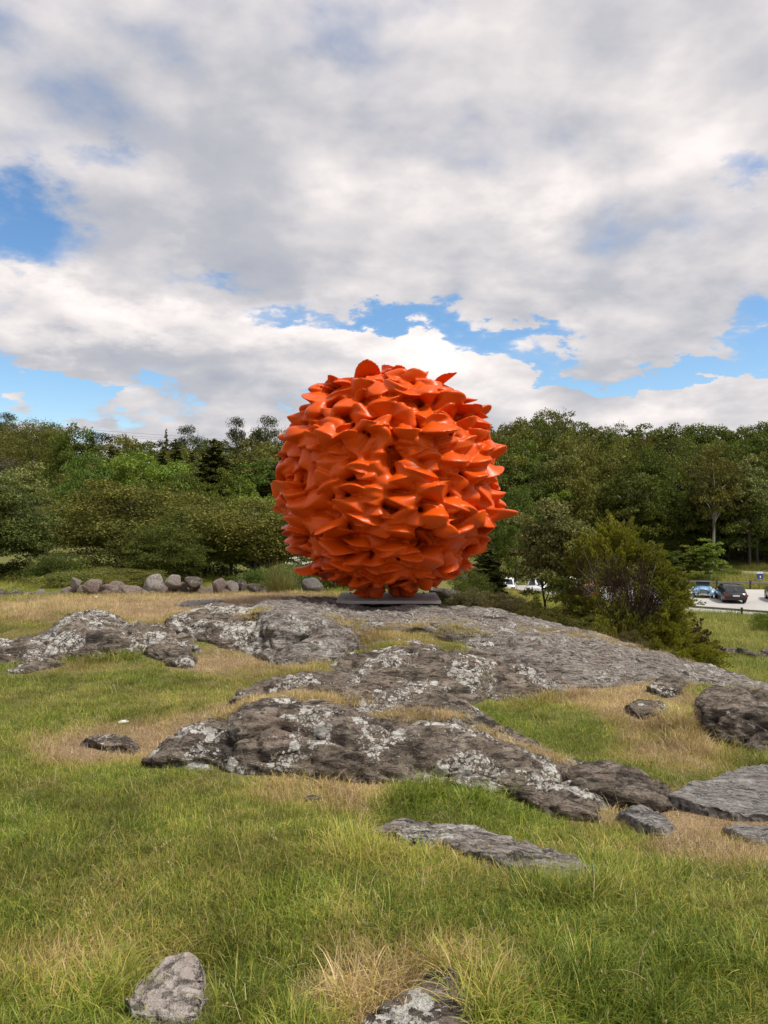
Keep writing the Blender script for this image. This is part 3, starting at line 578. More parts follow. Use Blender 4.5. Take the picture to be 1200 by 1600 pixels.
def build_rocks():
    for ri, R in enumerate(ROCKS):
        P = R['P']
        fr = P[:, :1].copy(); fr[:, :, 2] -= .35; fr[:, :, 1] -= .0
        bk = P[:, -1:].copy(); bk[:, :, 1] += .12; bk[:, :, 2] -= .40
        P = np.concatenate([fr, P, bk], 1)
        e0 = P[0] * 1.0; c = P[0].mean(0); d = (P[0] - P[1]).mean(0); d[2] = 0; L = np.linalg.norm(d) + 1e-9; d = d / L * min(.12, L * .4)
        e0 = c + (P[0] - c) * .75 + d; e0[:, 2] = P[0][:, 2] - .22
        c = P[-1].mean(0); d = (P[-1] - P[-2]).mean(0); d[2] = 0; L = np.linalg.norm(d) + 1e-9; d = d / L * min(.12, L * .4)
        e1 = c + (P[-1] - c) * .75 + d; e1[:, 2] = P[-1][:, 2] - .22
        P = np.concatenate([e0[None], P, e1[None]], 0)
        ln = np.linalg.norm(np.diff(P, axis=0), axis=2).sum(0).max(); wd = np.linalg.norm(np.diff(P, axis=1), axis=2).sum(1).max()
        nu = int(np.clip(ln / R['res'], 24, 420)); nv = int(np.clip(wd / R['res'], 24, 220))
        G = catmull(P, nu); G = np.swapaxes(catmull(np.swapaxes(G, 0, 1), nv), 0, 1)
        du = np.gradient(G, axis=0); dv = np.gradient(G, axis=1); N = np.cross(du, dv); N /= np.linalg.norm(N, axis=2)[..., None] + 1e-9
        if N[nu // 2, nv // 2, 2] < 0: N = -N; flip = True
        else: flip = False
        q = G.reshape(-1, 3); a = R['amp']; big = R['res'] >= .02 and 'slab' not in R['label'] and 'strip' not in R['label']; a *= 1.15 if big else 1.0; sc = 0.05 / max(a, .012)
        sc = min(max(sc, .62), 2.6)
        qs = q * np.array([1, 1, 1.4])
        qr = np.stack([q[:, 0] * .55 + q[:, 1] * .35, q[:, 1] * 1.6 - q[:, 0] * .4, q[:, 2] * 2.2 + q[:, 0] * .5], 1)
        disp = a * (1.5 * fbm(qs, 1.5 * sc, 4, .5, ri) + 1.1 * (fbm(qr, 3.0 * sc, 4, .55, ri + 3, True) - .25) + .5 * fbm(q, 9 * sc, 3, .6, ri + 7))
        # stepped joints: quantised noise gives blocky fractures on the faces
        st = fbm(qr, 1.7 * sc, 2, .5, ri + 11) * 4; disp += a * .7 * (np.round(st) + .35 * (st - np.round(st))) * .35
        gr1 = np.abs(gnoise(np.stack([q[:, 0] * .5 + q[:, 1] * .8, q[:, 1] * 1.1 - q[:, 0] * .9, q[:, 2] * 1.3], 1) * 1.6 * sc + ri)); gr2 = np.abs(gnoise(qr * 2.6 * sc + ri * 2.7))
        disp -= a * (1.5 * (1 - np.minimum(gr1 * 1.0, 1)) ** 14 + .9 * (1 - np.minimum(gr2, 1)) ** 10)
        D = (N.reshape(-1, 3) * disp[:, None])
        v = q + D; v[:, 2] -= a * .3; v[:, 2] += (.045 if 'hump' in R['label'] else .03) if .01 < R['res'] < .0235 else 0
        faces = grid_faces(nu, nv)
        if flip: faces = faces[:, ::-1].copy()
        ob = mk('rock_outcrop' if R['res'] > .0175 else 'boulder', v, faces, M[R['mat']])
        tag(ob, R['label'], 'rock')
        ix = ((v[:, 0] - RX0) / RZ_CELL).astype(int); iy = ((v[:, 1] - RY0) / RZ_CELL).astype(int)
        m = (ix >= 0) & (ix < RNX) & (iy >= 0) & (iy < RNY); np.maximum.at(RZ, (ix[m], iy[m]), v[m, 2])
build_rocks()
_m = RZ < -90; _s = np.maximum.reduce([np.roll(np.roll(RZ, i, 0), j, 1) for i in (-1, 0, 1) for j in (-1, 0, 1)]); RZ[_m] = _s[_m]
def rock_z(x, y):
    ix = ((x - RX0) / RZ_CELL).astype(int); iy = ((y - RY0) / RZ_CELL).astype(int)
    m = (ix >= 0) & (ix < RNX) & (iy >= 0) & (iy < RNY); r = np.full(np.shape(x), -99.0); r[m] = RZ[ix[m], iy[m]]; return r
#PART2
# ------------------------------------------------------------------ sculpture: a ball massed from wavering turned columns, fused
def build_sculpture():
    r_ = np.random.default_rng(21)
    cx, cy, cz = 0.075, 13.05, 2.06; gx, gy = np.meshgrid(np.linspace(cx - .8, cx + .8, 30), np.linspace(cy - .55, cy + .55, 20)); top = float(np.percentile(rock_z(gx.ravel(), gy.ravel()), 97)); PZ = max(top + .035, .02); print('plate z', PZ)
    RH, RV = 1.74, 1.90
    verts = []; faces = []; off = 0
    NA = 26; an = np.arange(NA) / NA * 2 * math.pi
    def column(x, y, z0, z1, widths=(.18, .33), necks=(.04, .10), wob=.12, step=(.18, .36), tilt=.24, outward=None):
        nonlocal off
        ks = []; z = z0; wide = r_.random() < .5
        while z < z1 + .05:
            fat = wide and True
            a = r_.uniform(*widths) if fat else r_.uniform(*necks)
            el = r_.uniform(.6, .95) if fat else r_.uniform(.75, 1)
            th = r_.uniform(0, math.pi)
            o = r_.normal(size=2) * wob * (.9 if fat else .55)
            ks.append([z, x + o[0], y + o[1], a, a * el, th, r_.normal() * tilt if fat else r_.normal() * .1, r_.normal() * tilt * .7 if fat else 0, 1.0 if fat else 0.0])
            z += r_.uniform(*step) * .62; wide = not wide
        if len(ks) < 2: return
        ks = np.array(ks); ks[:, 5] = np.cumsum(np.concatenate([[ks[0, 5]], np.clip(np.diff(ks[:, 5]), -.7, .7)]))
        rows = []
        for i in range(len(ks) - 1):
            A, B = ks[i], ks[i + 1]; n = max(4, int((B[0] - A[0]) / .017)); mode = r_.random(); sharp = r_.uniform(1.1, 1.4) if mode < .30 else (-1 if mode < .70 else 0)
            for t in np.arange(n) / n:
                s = t * t * (3 - 2 * t)
                if sharp < 0:      # rounded bulge
                    k_ = t if B[8] > A[8] else 1 - t; sr = math.sqrt(max(0, 1 - (1 - k_) ** 2)) * .75 + .25 * k_; sr = sr if B[8] > A[8] else 1 - sr
                elif sharp:  # profile leaves the neck smoothly and meets the rim at an edge
                    sr = t ** sharp if B[8] > A[8] else 1 - (1 - t) ** sharp
                else: sr = s
                q = A * (1 - s) + B * s; q[0] = A[0] * (1 - t) + B[0] * t; q[3:5] = A[3:5] * (1 - sr) + B[3:5] * sr; q[6:8] = A[6:8] * (1 - s) + B[6:8] * s
                rows.append(q)
        rows = np.array(rows)
        L = np.stack([rows[:, 3:4] * np.cos(an), rows[:, 4:5] * np.sin(an)], -1)
        # slightly pointed, lens-like sections
        ct, st = np.cos(rows[:, 5:6]), np.sin(rows[:, 5:6])
        lx = L[..., 0] * ct - L[..., 1] * st; ly = L[..., 0] * st + L[..., 1] * ct
        bend = np.interp(rows[:, 0], ks[:, 0], r_.normal(size=len(ks)) * ks[:, 8] * .55)[:, None]
        zz = rows[:, 0:1] + (lx * rows[:, 6:7] + ly * rows[:, 7:8]) + bend * (L[..., 0] ** 2 - L[..., 1] ** 2)
        zz = np.where(zz > cz + 1.90, cz + 1.90 + (zz - cz - 1.90) * .3, zz)
        v = np.stack([rows[:, 1:2] + lx, rows[:, 2:3] + ly, zz], -1)
        n = len(rows); i = np.arange(n - 1)[:, None] * NA + np.arange(NA)[None]; j = np.arange(n - 1)[:, None] * NA + (np.arange(NA)[None] + 1) % NA
        f = np.stack([i, j, j + NA, i + NA], -1).reshape(-1, 4) + off
        c0 = v[0].mean(0); c1 = v[-1].mean(0)
        verts.append(v.reshape(-1, 3)); verts.append(np.array([c0 - [0, 0, .02], c1 + [0, 0, .02]]))
        k = np.arange(NA); k2 = (k + 1) % NA; m = off + n * NA
        faces.extend(f.tolist()); faces.extend([[m, off + b, off + a] for a, b in zip(k, k2)]); b0 = off + (n - 1) * NA
        faces.extend([[m + 1, b0 + a, b0 + b] for a, b in zip(k, k2)]); off += n * NA + 2
    sp = .262; pts = []
    for i in range(-9, 10):
        for j in range(-10, 11):
            x = (i + .5 * (j % 2)) * sp + r_.normal() * .05; y = j * sp * .87 + r_.normal() * .05
            if math.hypot(x, y) < RH - .10: pts.append((x, y))
    for k in range(36):                                          # rim columns, short
        a = k / 36 * 2 * math.pi + r_.normal() * .05; rr = RH - .15 + r_.normal() * .05; pts.append((rr * math.cos(a), rr * math.sin(a)))
    for x, y in pts:
        q = max(0.02, 1 - (math.hypot(x, y) / RH) ** 2.5); h = (RV - .03) * math.sqrt(q)
        rr = math.hypot(x, y)
        rr0 = math.hypot(x, y); lo = cz - RV * max(.02, 1 - (rr0 / RH) ** 3.3) ** .5 * 1.0 + .06 + .12 * r_.random(); hi = cz + h * .97 - .02
        if rr < 1.15: column(cx + x, cy + y, lo + .05, lo + .75 + .2 * r_.random()); column(cx + x, cy + y, hi - .8, hi, widths=(.14, .30), tilt=.32)
        if rr >= .95: column(cx + x, cy + y, lo, hi)
    for k in range(30):                                          # lobes hanging round the underside, close above the plate
        a = k / 30 * 2 * math.pi + r_.normal() * .1; rr = r_.uniform(.60, 1.22); zb = .17 + .22 * (rr / 1.22) ** 3 + r_.uniform(0, .10)
        column(cx + rr * math.cos(a), cy + rr * math.sin(a), zb, zb + r_.uniform(.5, .8), widths=(.13, .24), necks=(.05, .10), wob=.07, step=(.16, .30), tilt=.25)
    # the feet: four ringed stems that reach the plate
    for fx, fy in ((-.42, -.12), (-.17, -.30), (.12, .10), (.34, -.08), (-.30, .28), (.20, .36)):
        column(cx + fx, cy + fy, .075, .85, widths=(.15, .22), necks=(.10, .14), wob=.035, step=(.16, .26), tilt=.12)
    # body core so that nothing shows through the middle
    th = np.linspace(0, math.pi, 24); ph = np.linspace(0, 2 * math.pi, 40, endpoint=False)
    T, Pp = np.meshgrid(th, ph, indexing='ij'); v = np.stack([cx + (RH - .68) * np.sin(T) * np.cos(Pp), cy + (RH - .68) * np.sin(T) * np.sin(Pp), cz + .05 + (RV - .75) * np.cos(T)], -1).reshape(-1, 3)
    for i in range(23):
        for j in range(40):
            a = off + i * 40 + j; b = off + i * 40 + (j + 1) % 40; faces.append([a, a + 40, b + 40, b])
    verts.append(v); off += len(v)
    m, t, b, _ = newmat('orange lacquer'); co = t.new('ShaderNodeTexCoord').outputs['Object']
    n = t.noise(co, 2.5, 5, .6); g = t.noise(co, 60, 3)
    setin(t, b, Base_Color=t.mix(t.step(n, .35, .7, 0, .5), (0.64, 0.080, 0.002), (0.52, 0.058, 0.002)), Roughness=t.math('ADD', .30, t.math('MULTIPLY', g, .12)), Specular_IOR_Level=.22)
    ob = mk('sculpture_body', np.concatenate(verts), faces, m)
    md = ob.modifiers.new('fuse', 'REMESH'); md.mode = 'VOXEL'; md.voxel_size = 0.0155; md.use_smooth_shade = True; md.adaptivity = 0
    dg = bpy.context.evaluated_depsgraph_get(); me = bpy.data.meshes.new_from_object(ob.evaluated_get(dg)); ob.modifiers.clear(); ob.data = me
    me.materials.clear(); me.materials.append(m)
    # one light smoothing pass, vectorised
    import bmesh as _b
    bm = _b.new(); bm.from_mesh(me); seen = set(); loose = []          # drop crumbs the fusing left behind
    for v0 in bm.verts:
        if v0 in seen: continue
        st = [v0]; seen.add(v0); isl = []
        while st:
            a_ = st.pop(); isl.append(a_)
            for e_ in a_.link_edges:
                b_ = e_.other_vert(a_)
                if b_ not in seen: seen.add(b_); st.append(b_)
        if len(isl) < 3000: loose += isl
    _b.ops.delete(bm, geom=loose, context='VERTS'); bm.to_mesh(me); bm.free()
    nv = len(me.vertices); co_ = np.empty(nv * 3, np.float32); me.vertices.foreach_get('co', co_); co_ = co_.reshape(-1, 3).astype(float)
    ne = len(me.edges); ed = np.empty(ne * 2, np.int32); me.edges.foreach_get('vertices', ed); ed = ed.reshape(-1, 2)
    deg = np.bincount(ed.ravel(), minlength=nv)[:, None]
    for lam in (.5, .5, .5, -.3):
        s = np.zeros_like(co_); 
        for k in range(3): s[:, k] = np.bincount(ed[:, 0], co_[ed[:, 1], k], nv) + np.bincount(ed[:, 1], co_[ed[:, 0], k], nv)
        co_ = co_ + lam * (s / deg - co_)
    me.vertices.foreach_set('co', co_.astype(np.float32).ravel()); me.update()
    me.polygons.foreach_set('use_smooth', np.ones(len(me.polygons), bool))
    root = empty('sculpture', (cx, cy, PZ)); tag(root, 'huge glossy orange ball of fused wavy discs and lobes standing on the bare rock', 'sculpture')
    ob.parent = root; ob.matrix_parent_inverse = root.matrix_world.inverted() if False else ob.matrix_parent_inverse
    ob.location = (-cx, -cy, -.04)
    m2, t, b, _ = newmat('weathered steel plate'); co = t.new('ShaderNodeTexCoord').outputs['Object']; n = t.noise(co, 5, 6, .65)
    setin(t, b, Base_Color=t.mix(n, (0.26, 0.245, 0.235), (0.46, 0.445, 0.43)), Metallic=.1, Roughness=.6)
    pl = MB().box((0, -.06, -.003), (1.68, 1.28, .05)).build('base_plate', m2, root)
    bv = pl.modifiers.new('bevel', 'BEVEL'); bv.width = .004
    for sx, sy in ((-.66, .36), (-.7, -.4), (.70, -.42), (.62, .42)):
        bo = MB().tube([(sx, sy, .0225), (sx, sy, .038)], .022, 6).tube([(sx, sy, .038), (sx, sy, .058)], .010, 6).build('anchor_bolt', M['steel'], root)
    MB().box((.70, -.38, -.05), (.26, .16, .075), .2).build('packing_block', M['dark_wood'], root)
    MB().box((-.55, -.42, -.04), (.2, .1, .05), -.1).build('packing_block', M['dark_wood'], root)
M['steel'] = simple('steel', (.25, .24, .23), .4, .6)
M['dark_wood'] = simple('dark timber', (.06, .05, .042), .85)
M['timber'] = simple('grey timber', (.22, .21, .19), .85)
build_sculpture()
# ------------------------------------------------------------------ trees and bushes
def quads(c, ax, bx, L, Wd, fold=0.0):
    """leaf cards: centre c, long axis ax, side axis bx -> bent two-face leaf (6 verts)"""
    L = L[:, None]; Wd = Wd[:, None]; n = np.cross(ax, bx)
    p = [c - ax * L * .5, c - bx * Wd * .5 + n * Wd * .12, c + bx * Wd * .5 + n * Wd * .12, c + ax * L * .5]
    v = np.stack([p[0], p[1], p[3], p[2]], 1).reshape(-1, 3)
    return v, np.arange(len(v), dtype=np.int32).reshape(-1, 4)
def rdir(r, n):
    d = r.normal(size=(n, 3)); return d / np.linalg.norm(d, axis=1)[:, None]
def perp(a, r):
    b = np.cross(a, rdir(r, len(a))); return b / (np.linalg.norm(b, axis=1)[:, None] + 1e-9)
def broad_crown(seed, H=1.0, R=.42, base=.22, nclump=60, per=150, leaf=.035, asp=.6, flat=.75, lob=.35, top=1.0, shell=.62):
    """unit-height crown: clumps spread through an uneven envelope, leaves on each clump"""
    r = np.random.default_rng(seed); C = []; hc = (base + top) / 2; hz = (top - base) / 2
    while len(C) < nclump:
        d = rdir(r, 1)[0]; d[2] = d[2] * 1.0
        if d[2] < -.45 and r.random() < .6: continue
        f = 1 + lob * gnoise(np.array([d * 1.7 + seed * 3.1]))[0] + lob * .6 * gnoise(np.array([d * 4.1 + seed]))[0]
        rad_ = r.uniform(shell, 1.0) ** .8 if r.random() < .8 else r.uniform(.2, .7)
        C.append((d * np.array([R, R, hz]) * f * rad_, rad_))
    V = []; 
    for c, q in C:
        cr = R * r.uniform(.20, .36); n = int(per * r.uniform(.6, 1.4)); d = rdir(r, n); d[:, 2] = np.where(d[:, 2] < -.2, -d[:, 2] * .7, d[:, 2])
        rr = cr * r.uniform(.55, 1.08, n)[:, None]; p = c + d * rr * np.array([1, 1, flat]) + [0, 0, hc]
        ax = rdir(r, n) * .9 + d * .5; ax[:, 2] -= .1; ax /= np.linalg.norm(ax, axis=1)[:, None]
        nn = d + rdir(r, n) * .9; bx = np.cross(ax, nn); bx /= np.linalg.norm(bx, axis=1)[:, None] + 1e-9
        s = leaf * r.uniform(.6, 1.35, n); V.append(quads(p, ax, bx, s, s * asp)[0])
    v = np.concatenate(V); return v, np.arange(len(v), dtype=np.int32).reshape(-1, 4), [(c + [0, 0, hc]) for c, q in C]
def trunk_mesh(seed, tops, base=.22, rt=.018, nb=9, lean=.03, multi=1):
    r = random.Random(seed); mb = MB()
    for s in range(multi):
        a0 = r.uniform(0, 6.28); sp = (.05 if multi > 1 else 0)
        b = Vector((math.cos(a0) * sp, math.sin(a0) * sp, -.03)); tp = Vector((r.uniform(-lean, lean) + math.cos(a0) * sp * 3.5, r.uniform(-lean, lean) + math.sin(a0) * sp * 3.5, .80))
        pts = [b.lerp(tp, q / 7) + Vector((r.uniform(-.008, .008), r.uniform(-.008, .008), 0)) for q in range(8)]
        mb.tube(pts, [rt * (1.25 - 1.1 * q / 7) / (1 if multi == 1 else 1.5) for q in range(8)], 7)
        ch = r.sample(list(range(len(tops))), min(nb, len(tops)))
        for k in ch:
            T = Vector(tops[k]); h = max(base * .7, min(T.z - .18, .7)); q = (h + .03) / .83; st = b.lerp(tp, q); mid = st.lerp(T, .5) + Vector((0, 0, .03))
            mb.tube([st, mid, T], [rt * .5 * (1.1 - q * .6), rt * .32, rt * .1], 4)
    return mb
def conifer(seed, R=.22, layers=26, leaf=.05, droop=.25, base=.04, dens=1.0, power=.85):
    r = np.random.default_rng(seed); V = []; mb = MB(); mb.tube([(0, 0, -.03), (0, 0, .5), (0, 0, .99)], [.016, .010, .002], 6)
    for i in range(layers):
        t = (i + r.random() * .6) / layers; z = base + (1 - base) * t; L = R * (1 - t) ** power + .012; nb = max(4, int(11 * (1 - t * .6)))
        for k in range(nb):
            a = r.uniform(0, 6.283); l = L * r.uniform(.65, 1.12); n = max(3, int(l / leaf * 5.5 * dens)); s = np.sort(r.random(n)) ** .7
            d = np.array([math.cos(a), math.sin(a), 0]); sd = np.array([-d[1], d[0], 0])
            p = d * (s * l)[:, None] + sd * (r.normal(size=n) * .16 * l * (1 - s * .5))[:, None]; p[:, 2] += z - droop * l * s + droop * .7 * l * s ** 3 + r.normal(size=n) * .006
            ax = d + sd * r.normal(size=(n, 1)) * .7; ax = ax + np.array([0, 0, -.25]) * r.random((n, 1)) * 1.5; ax /= np.linalg.norm(ax, axis=1)[:, None]
            bx = perp(ax, r) * .6 + np.cross(ax, [0, 0, 1.0]); bx /= np.linalg.norm(bx, axis=1)[:, None] + 1e-9
            ll = leaf * r.uniform(.6, 1.3, n); V.append(quads(p, ax, bx, ll, ll * .5)[0])
    v = np.concatenate(V); return v, np.arange(len(v), dtype=np.int32).reshape(-1, 4), mb
def pine_crown(seed, leaf=.026, n=22, R=.26, low=.45, per=170):
    r = np.random.default_rng(seed); V = []; tops = []
    for k in range(n):
        z = r.uniform(low, .98); rr = R * r.uniform(.2, 1.0) * (1.05 - .65 * (z - low) / (1 - low)); a = r.uniform(0, 6.283); c = np.array([rr * math.cos(a), rr * math.sin(a), z]); tops.append(c)
        m = int(per * r.uniform(.6, 1.3)); d = rdir(r, m); d[:, 2] *= .38; cr = R * r.uniform(.22, .42); p = c + d * cr * r.uniform(.3, 1.05, m)[:, None]
        ax = rdir(r, m) + d; ax[:, 2] += .3; ax /= np.linalg.norm(ax, axis=1)[:, None]; bx = perp(ax, r); s = leaf * r.uniform(.6, 1.3, m); V.append(quads(p, ax, bx, s, s * .4)[0])
    v = np.concatenate(V); return v, np.arange(len(v), dtype=np.int32).reshape(-1, 4), tops
LIB = {}
def lib(key, crown, trunkmb, mcrown, mtrunk):
    crown[0][:, 2] *= 1.0 / np.percentile(crown[0][:, 2], 99.8)
    """first use of a kind creates the meshes; things copy them"""
    a = mk('crown', crown[0], crown[1], M[mcrown], smooth=False); b = trunkmb.build('trunk', M[mtrunk], smooth=True)
    LIB[key] = (a.data, b.data, mcrown); bpy.data.objects.remove(a); bpy.data.objects.remove(b)
def tree(key, name, x, y, H, wf=1.0, label=None, group=None, cat='tree', rz=None, mat=None, zoff=0.0, z=None, tilt=0):
    zz = gz(x, y) if z is None else z
    root = empty(name, (x, y, zz + zoff), random.uniform(0, 6.28) if rz is None else rz, (H * wf, H * wf, H)); tag(root, label, cat, group)
    if tilt: root.rotation_euler[0] = tilt
    cm, tm, mc = LIB[key]
    c = bpy.data.objects.new('crown', cm); COL.objects.link(c); c.parent = root
    if mat and mat != mc:
        c.material_slots[0].link = 'OBJECT'; c.material_slots[0].material = M[mat]
    tk = bpy.data.objects.new('trunk', tm); COL.objects.link(tk); tk.parent = root
    return root
def mkbroad(key, seed, mc, mt='bark', multi=1, nb=9, rt=.018, **kw):
    c = broad_crown(seed, **kw); lib(key, c, trunk_mesh(seed, c[2], base=kw.get('base', .22), nb=nb, rt=rt, multi=multi), mc, mt)
mkbroad('oak', 1, 'leaf_oak', R=.42, base=.20, nclump=85, per=150, leaf=.028)
mkbroad('oak_wide', 2, 'leaf_oak', R=.50, base=.15, nclump=95, per=150, leaf=.028, lob=.45)
mkbroad('ash', 3, 'leaf_green', R=.33, base=.25, nclump=75, per=140, leaf=.026, lob=.45)
mkbroad('round_tree', 4, 'leaf_green', R=.46, base=.08, nclump=80, per=170, leaf=.028, lob=.25)
mkbroad('tall_tree', 5, 'leaf_olive', 'bark_pale', R=.27, base=.30, nclump=60, per=120, leaf=.024, lob=.6, flat=.9)
mkbroad('olive_dome', 6, 'leaf_olive', R=.55, base=.05, nclump=150, per=220, leaf=.017, asp=.45, lob=.22, shell=.75)
mkbroad('bright_tree', 7, 'leaf_bright', R=.36, base=.08, nclump=70, per=150, leaf=.032, lob=.5)
mkbroad('willow_bush', 8, 'leaf_olive', multi=5, nb=12, R=.62, base=.02, nclump=210, per=240, leaf=.025, asp=.5, lob=.50, shell=.6)
mkbroad('stem_bush', 9, 'leaf_olive', multi=7, nb=14, rt=.022, R=.60, base=.22, nclump=190, per=240, leaf=.024, asp=.55, lob=.22, shell=.66)
mkbroad('low_bush', 10, 'leaf_green', multi=3, R=.85, base=.02, nclump=120, per=190, leaf=.038, asp=.55, lob=.35)
mkbroad('sapling', 11, 'leaf_bright', 'bark_pale', R=.30, base=.08, nclump=70, per=130, leaf=.036, asp=.7, lob=.6)
mkbroad('rowan', 12, 'leaf_grey', R=.34, base=.10, nclump=120, per=150, leaf=.027, asp=.55, lob=.45, shell=.5, multi=3, rt=.014)
mkbroad('yew', 13, 'needle', R=.52, base=.0, nclump=200, per=230, leaf=.030, asp=.4, lob=.35, shell=.62, flat=.6)
_c = conifer(20, R=.26, layers=36, leaf=.046, dens=1.5); lib('spruce', _c[:2], _c[2], 'needle', 'bark')
_c = conifer(21, R=.50, layers=60, leaf=.042, droop=.10, dens=3.0, base=.0, power=.5); lib('broad_spruce', _c[:2], _c[2], 'needle', 'bark')
_c = conifer(22, R=.46, layers=44, leaf=.044, droop=-.10, dens=2.4, base=.02, power=.7); lib('juniper_cone', _c[:2], _c[2], 'juniper', 'bark')
_c = pine_crown(30); lib('pine', _c[:2], trunk_mesh(30, _c[2], nb=16, rt=.013), 'pine', 'bark_pine')
_c = pine_crown(31, n=30, R=.42, low=.40); lib('pine_wide', _c[:2], trunk_mesh(31, _c[2], nb=18, rt=.013), 'pine', 'bark_pine')
def at(u, Y): return (u - 600) / F * Y
def topz(v, Y): return EYE - (v - 800) / F * Y
def tpx(key, name, u, vtop, Y, wpx, label, **kw):
    """a tree that stands at distance Y; its height follows from where its top is seen, its spread from its width"""
    x = at(u, Y); g = gz(x, Y); H = topz(vtop, Y) - g; nat = {'oak': .84, 'oak_wide': 1.0, 'ash': .66, 'round_tree': .92, 'tall_tree': .54, 'olive_dome': 1.1, 'bright_tree': .72, 'willow_bush': 1.24,
         'stem_bush': 1.2, 'yew': 1.04, 'low_bush': 1.7, 'sapling': .6, 'rowan': .68, 'spruce': .52, 'broad_spruce': 1.0, 'juniper_cone': .92, 'pine': .52, 'pine_wide': .68}[key]
    wf = (wpx / F * Y) / (nat * H); return tree(key, name, x, Y, H, wf, label, z=g, **kw)
# left: behind the field wall
tpx('yew', 'evergreen_tree', -14, 760, 24, 170, 'dark dense evergreen with drooping tiers at the left edge behind the field wall')
tpx('low_bush', 'bush', 92, 862, 22, 80, 'leafy green bush right beside the dark evergreen behind the field wall', cat='bush')
tpx('willow_bush', 'willow_bush', 205, 752, 31, 250, 'large olive green domed willow bush behind the field wall', cat='bush')
tpx('willow_bush', 'willow_bush', 310, 792, 28, 200, 'darker olive bush between the large willow and the round many stemmed bush', cat='bush', mat='leaf_oak')
tpx('stem_bush', 'stem_bush', 408, 780, 27, 215, 'round leafy bush with many bare forking stems left of the sculpture', cat='bush')
tpx('yew', 'juniper_bush', 258, 824, 21.5, 115, 'pointed green juniper standing behind the tilted grey wall stones', cat='bush', mat='leaf_oak')
tpx('low_bush', 'bush', 150, 888, 20.5, 150, 'low spreading brush behind the pink stones of the field wall', cat='bush', mat='leaf_olive')
tpx('low_bush', 'bush', 205, 888, 19.8, 110, 'small low brush between the pink stones and the pointed juniper', cat='bush', mat='leaf_olive')
tpx('low_bush', 'bush', 440, 882, 19.5, 120, 'low rounded green shrub left of the foot of the sculpture', cat='bush', mat='leaf_green')
tpx('low_bush', 'bush', 515, 868, 22, 120, 'dark low shrub behind the left foot of the sculpture', cat='bush', mat='leaf_oak')
tpx('willow_bush', 'willow_bush', 560, 800, 30, 220, 'olive willow bush mostly hidden behind the sculpture', cat='bush')
# left: middle distance
tpx('round_tree', 'round_tree', 136, 735, 62, 92, 'dark green round tree right of the meadow gap', mat='leaf_green')
tpx('round_tree', 'round_tree', 140, 708, 74, 95, 'mid green round tree just behind the dark round one', mat='leaf_green')
tpx('oak_wide', 'broadleaf_tree', 40, 722, 158, 120, 'grey green spreading tree above the left edge evergreen', mat='leaf_grey')
tpx('olive_dome', 'dome_tree', 48, 659, 172, 180, 'huge smooth olive domed tree at the upper left')
tpx('oak', 'broadleaf_tree', 232, 710, 66, 125, 'light green broad tree above the large willow bush', mat='leaf_bright')
tpx('bright_tree', 'bright_tree', 190, 728, 64, 70, 'pale green small tree left of the light green broad one')
tpx('round_tree', 'round_tree', 292, 738, 55, 80, 'dark round small tree above the olive bushes', mat='leaf_oak')
tpx('bright_tree', 'bright_tree', 350, 733, 60, 62, 'bright yellow green tree left of the sculpture', mat='leaf_bright')
tpx('bright_tree', 'bright_tree', 384, 745, 57, 56, 'second bright green tree nearer the sculpture than the first', mat='leaf_bright')
tpx('oak_wide', 'broadleaf_tree', 385, 690, 95, 150, 'soft olive domed tree behind the bright yellow green tree', mat='leaf_olive')
tpx('round_tree', 'round_tree', 400, 775, 42, 130, 'pale green low tree over the round many stemmed bush', mat='leaf_bright')
tpx('round_tree', 'round_tree', 300, 770, 40, 130, 'olive low tree over the darker bush', mat='leaf_olive')
tpx('spruce', 'spruce_tree', 275, 690, 80, 80, 'dark spruce left of the tall pines')
tpx('broad_spruce', 'spruce_tree', 335, 690, 88, 100, 'broad dark spruce below the thin crowned pine')
# left ridge
tpx('pine_wide', 'pine_tree', 371, 652, 118, 44, 'thin pine with open crown standing alone on the ridge line')
tpx('pine_wide', 'pine_tree', 416, 650, 115, 52, 'broad crowned pine on the ridge beside the sculpture')
tpx('pine_wide', 'pine_tree', 296, 664, 118, 50, 'pine with flat branch tiers above the dark spruce')
tpx('pine_wide', 'pine_tree', 12, 645, 200, 44, 'small pine top at the far left of the ridge')
tpx('spruce', 'spruce_tree', 260, 674, 120, 30, 'pointed spruce tip left of the flat tiered pine')
MARKS = [(-40, 'beyond the left edge'), (15, 'above the left edge evergreen'), (75, 'above the small meadow gap'), (135, 'above the dark round tree'), (190, 'above the pale small tree'), (235, 'above the large willow bush'), (262, 'by the pointed spruce tip'),
         (300, 'by the flat tiered pine'), (335, 'between the two ridge pines'), (371, 'by the lone thin pine'), (416, 'by the broad crowned ridge pine'), (455, 'at the sculpture left flank'), (520, 'behind the sculpture left half'), (600, 'behind the sculpture middle'),
         (690, 'behind the sculpture right half'), (770, 'at the sculpture right flank'), (815, 'just left of the rounded hilltop'), (850, 'at the rounded hilltop'), (890, 'above the near rowan'), (935, 'above the big juniper top'), (985, 'by the bare slanting branches'), (1030, 'above the big juniper tail'),
         (1076, 'above the pale blue roadster'), (1113, 'by the pale trunked tree'), (1150, 'above the black estate car'), (1187, 'above the small road sign'), (1230, 'at the right edge')]
TONE = {'leaf_oak': 'dark', 'leaf_olive': 'olive', 'leaf_green': 'mid green', 'leaf_grey': 'greyish', 'leaf_bright': 'light green', None: 'dark'}
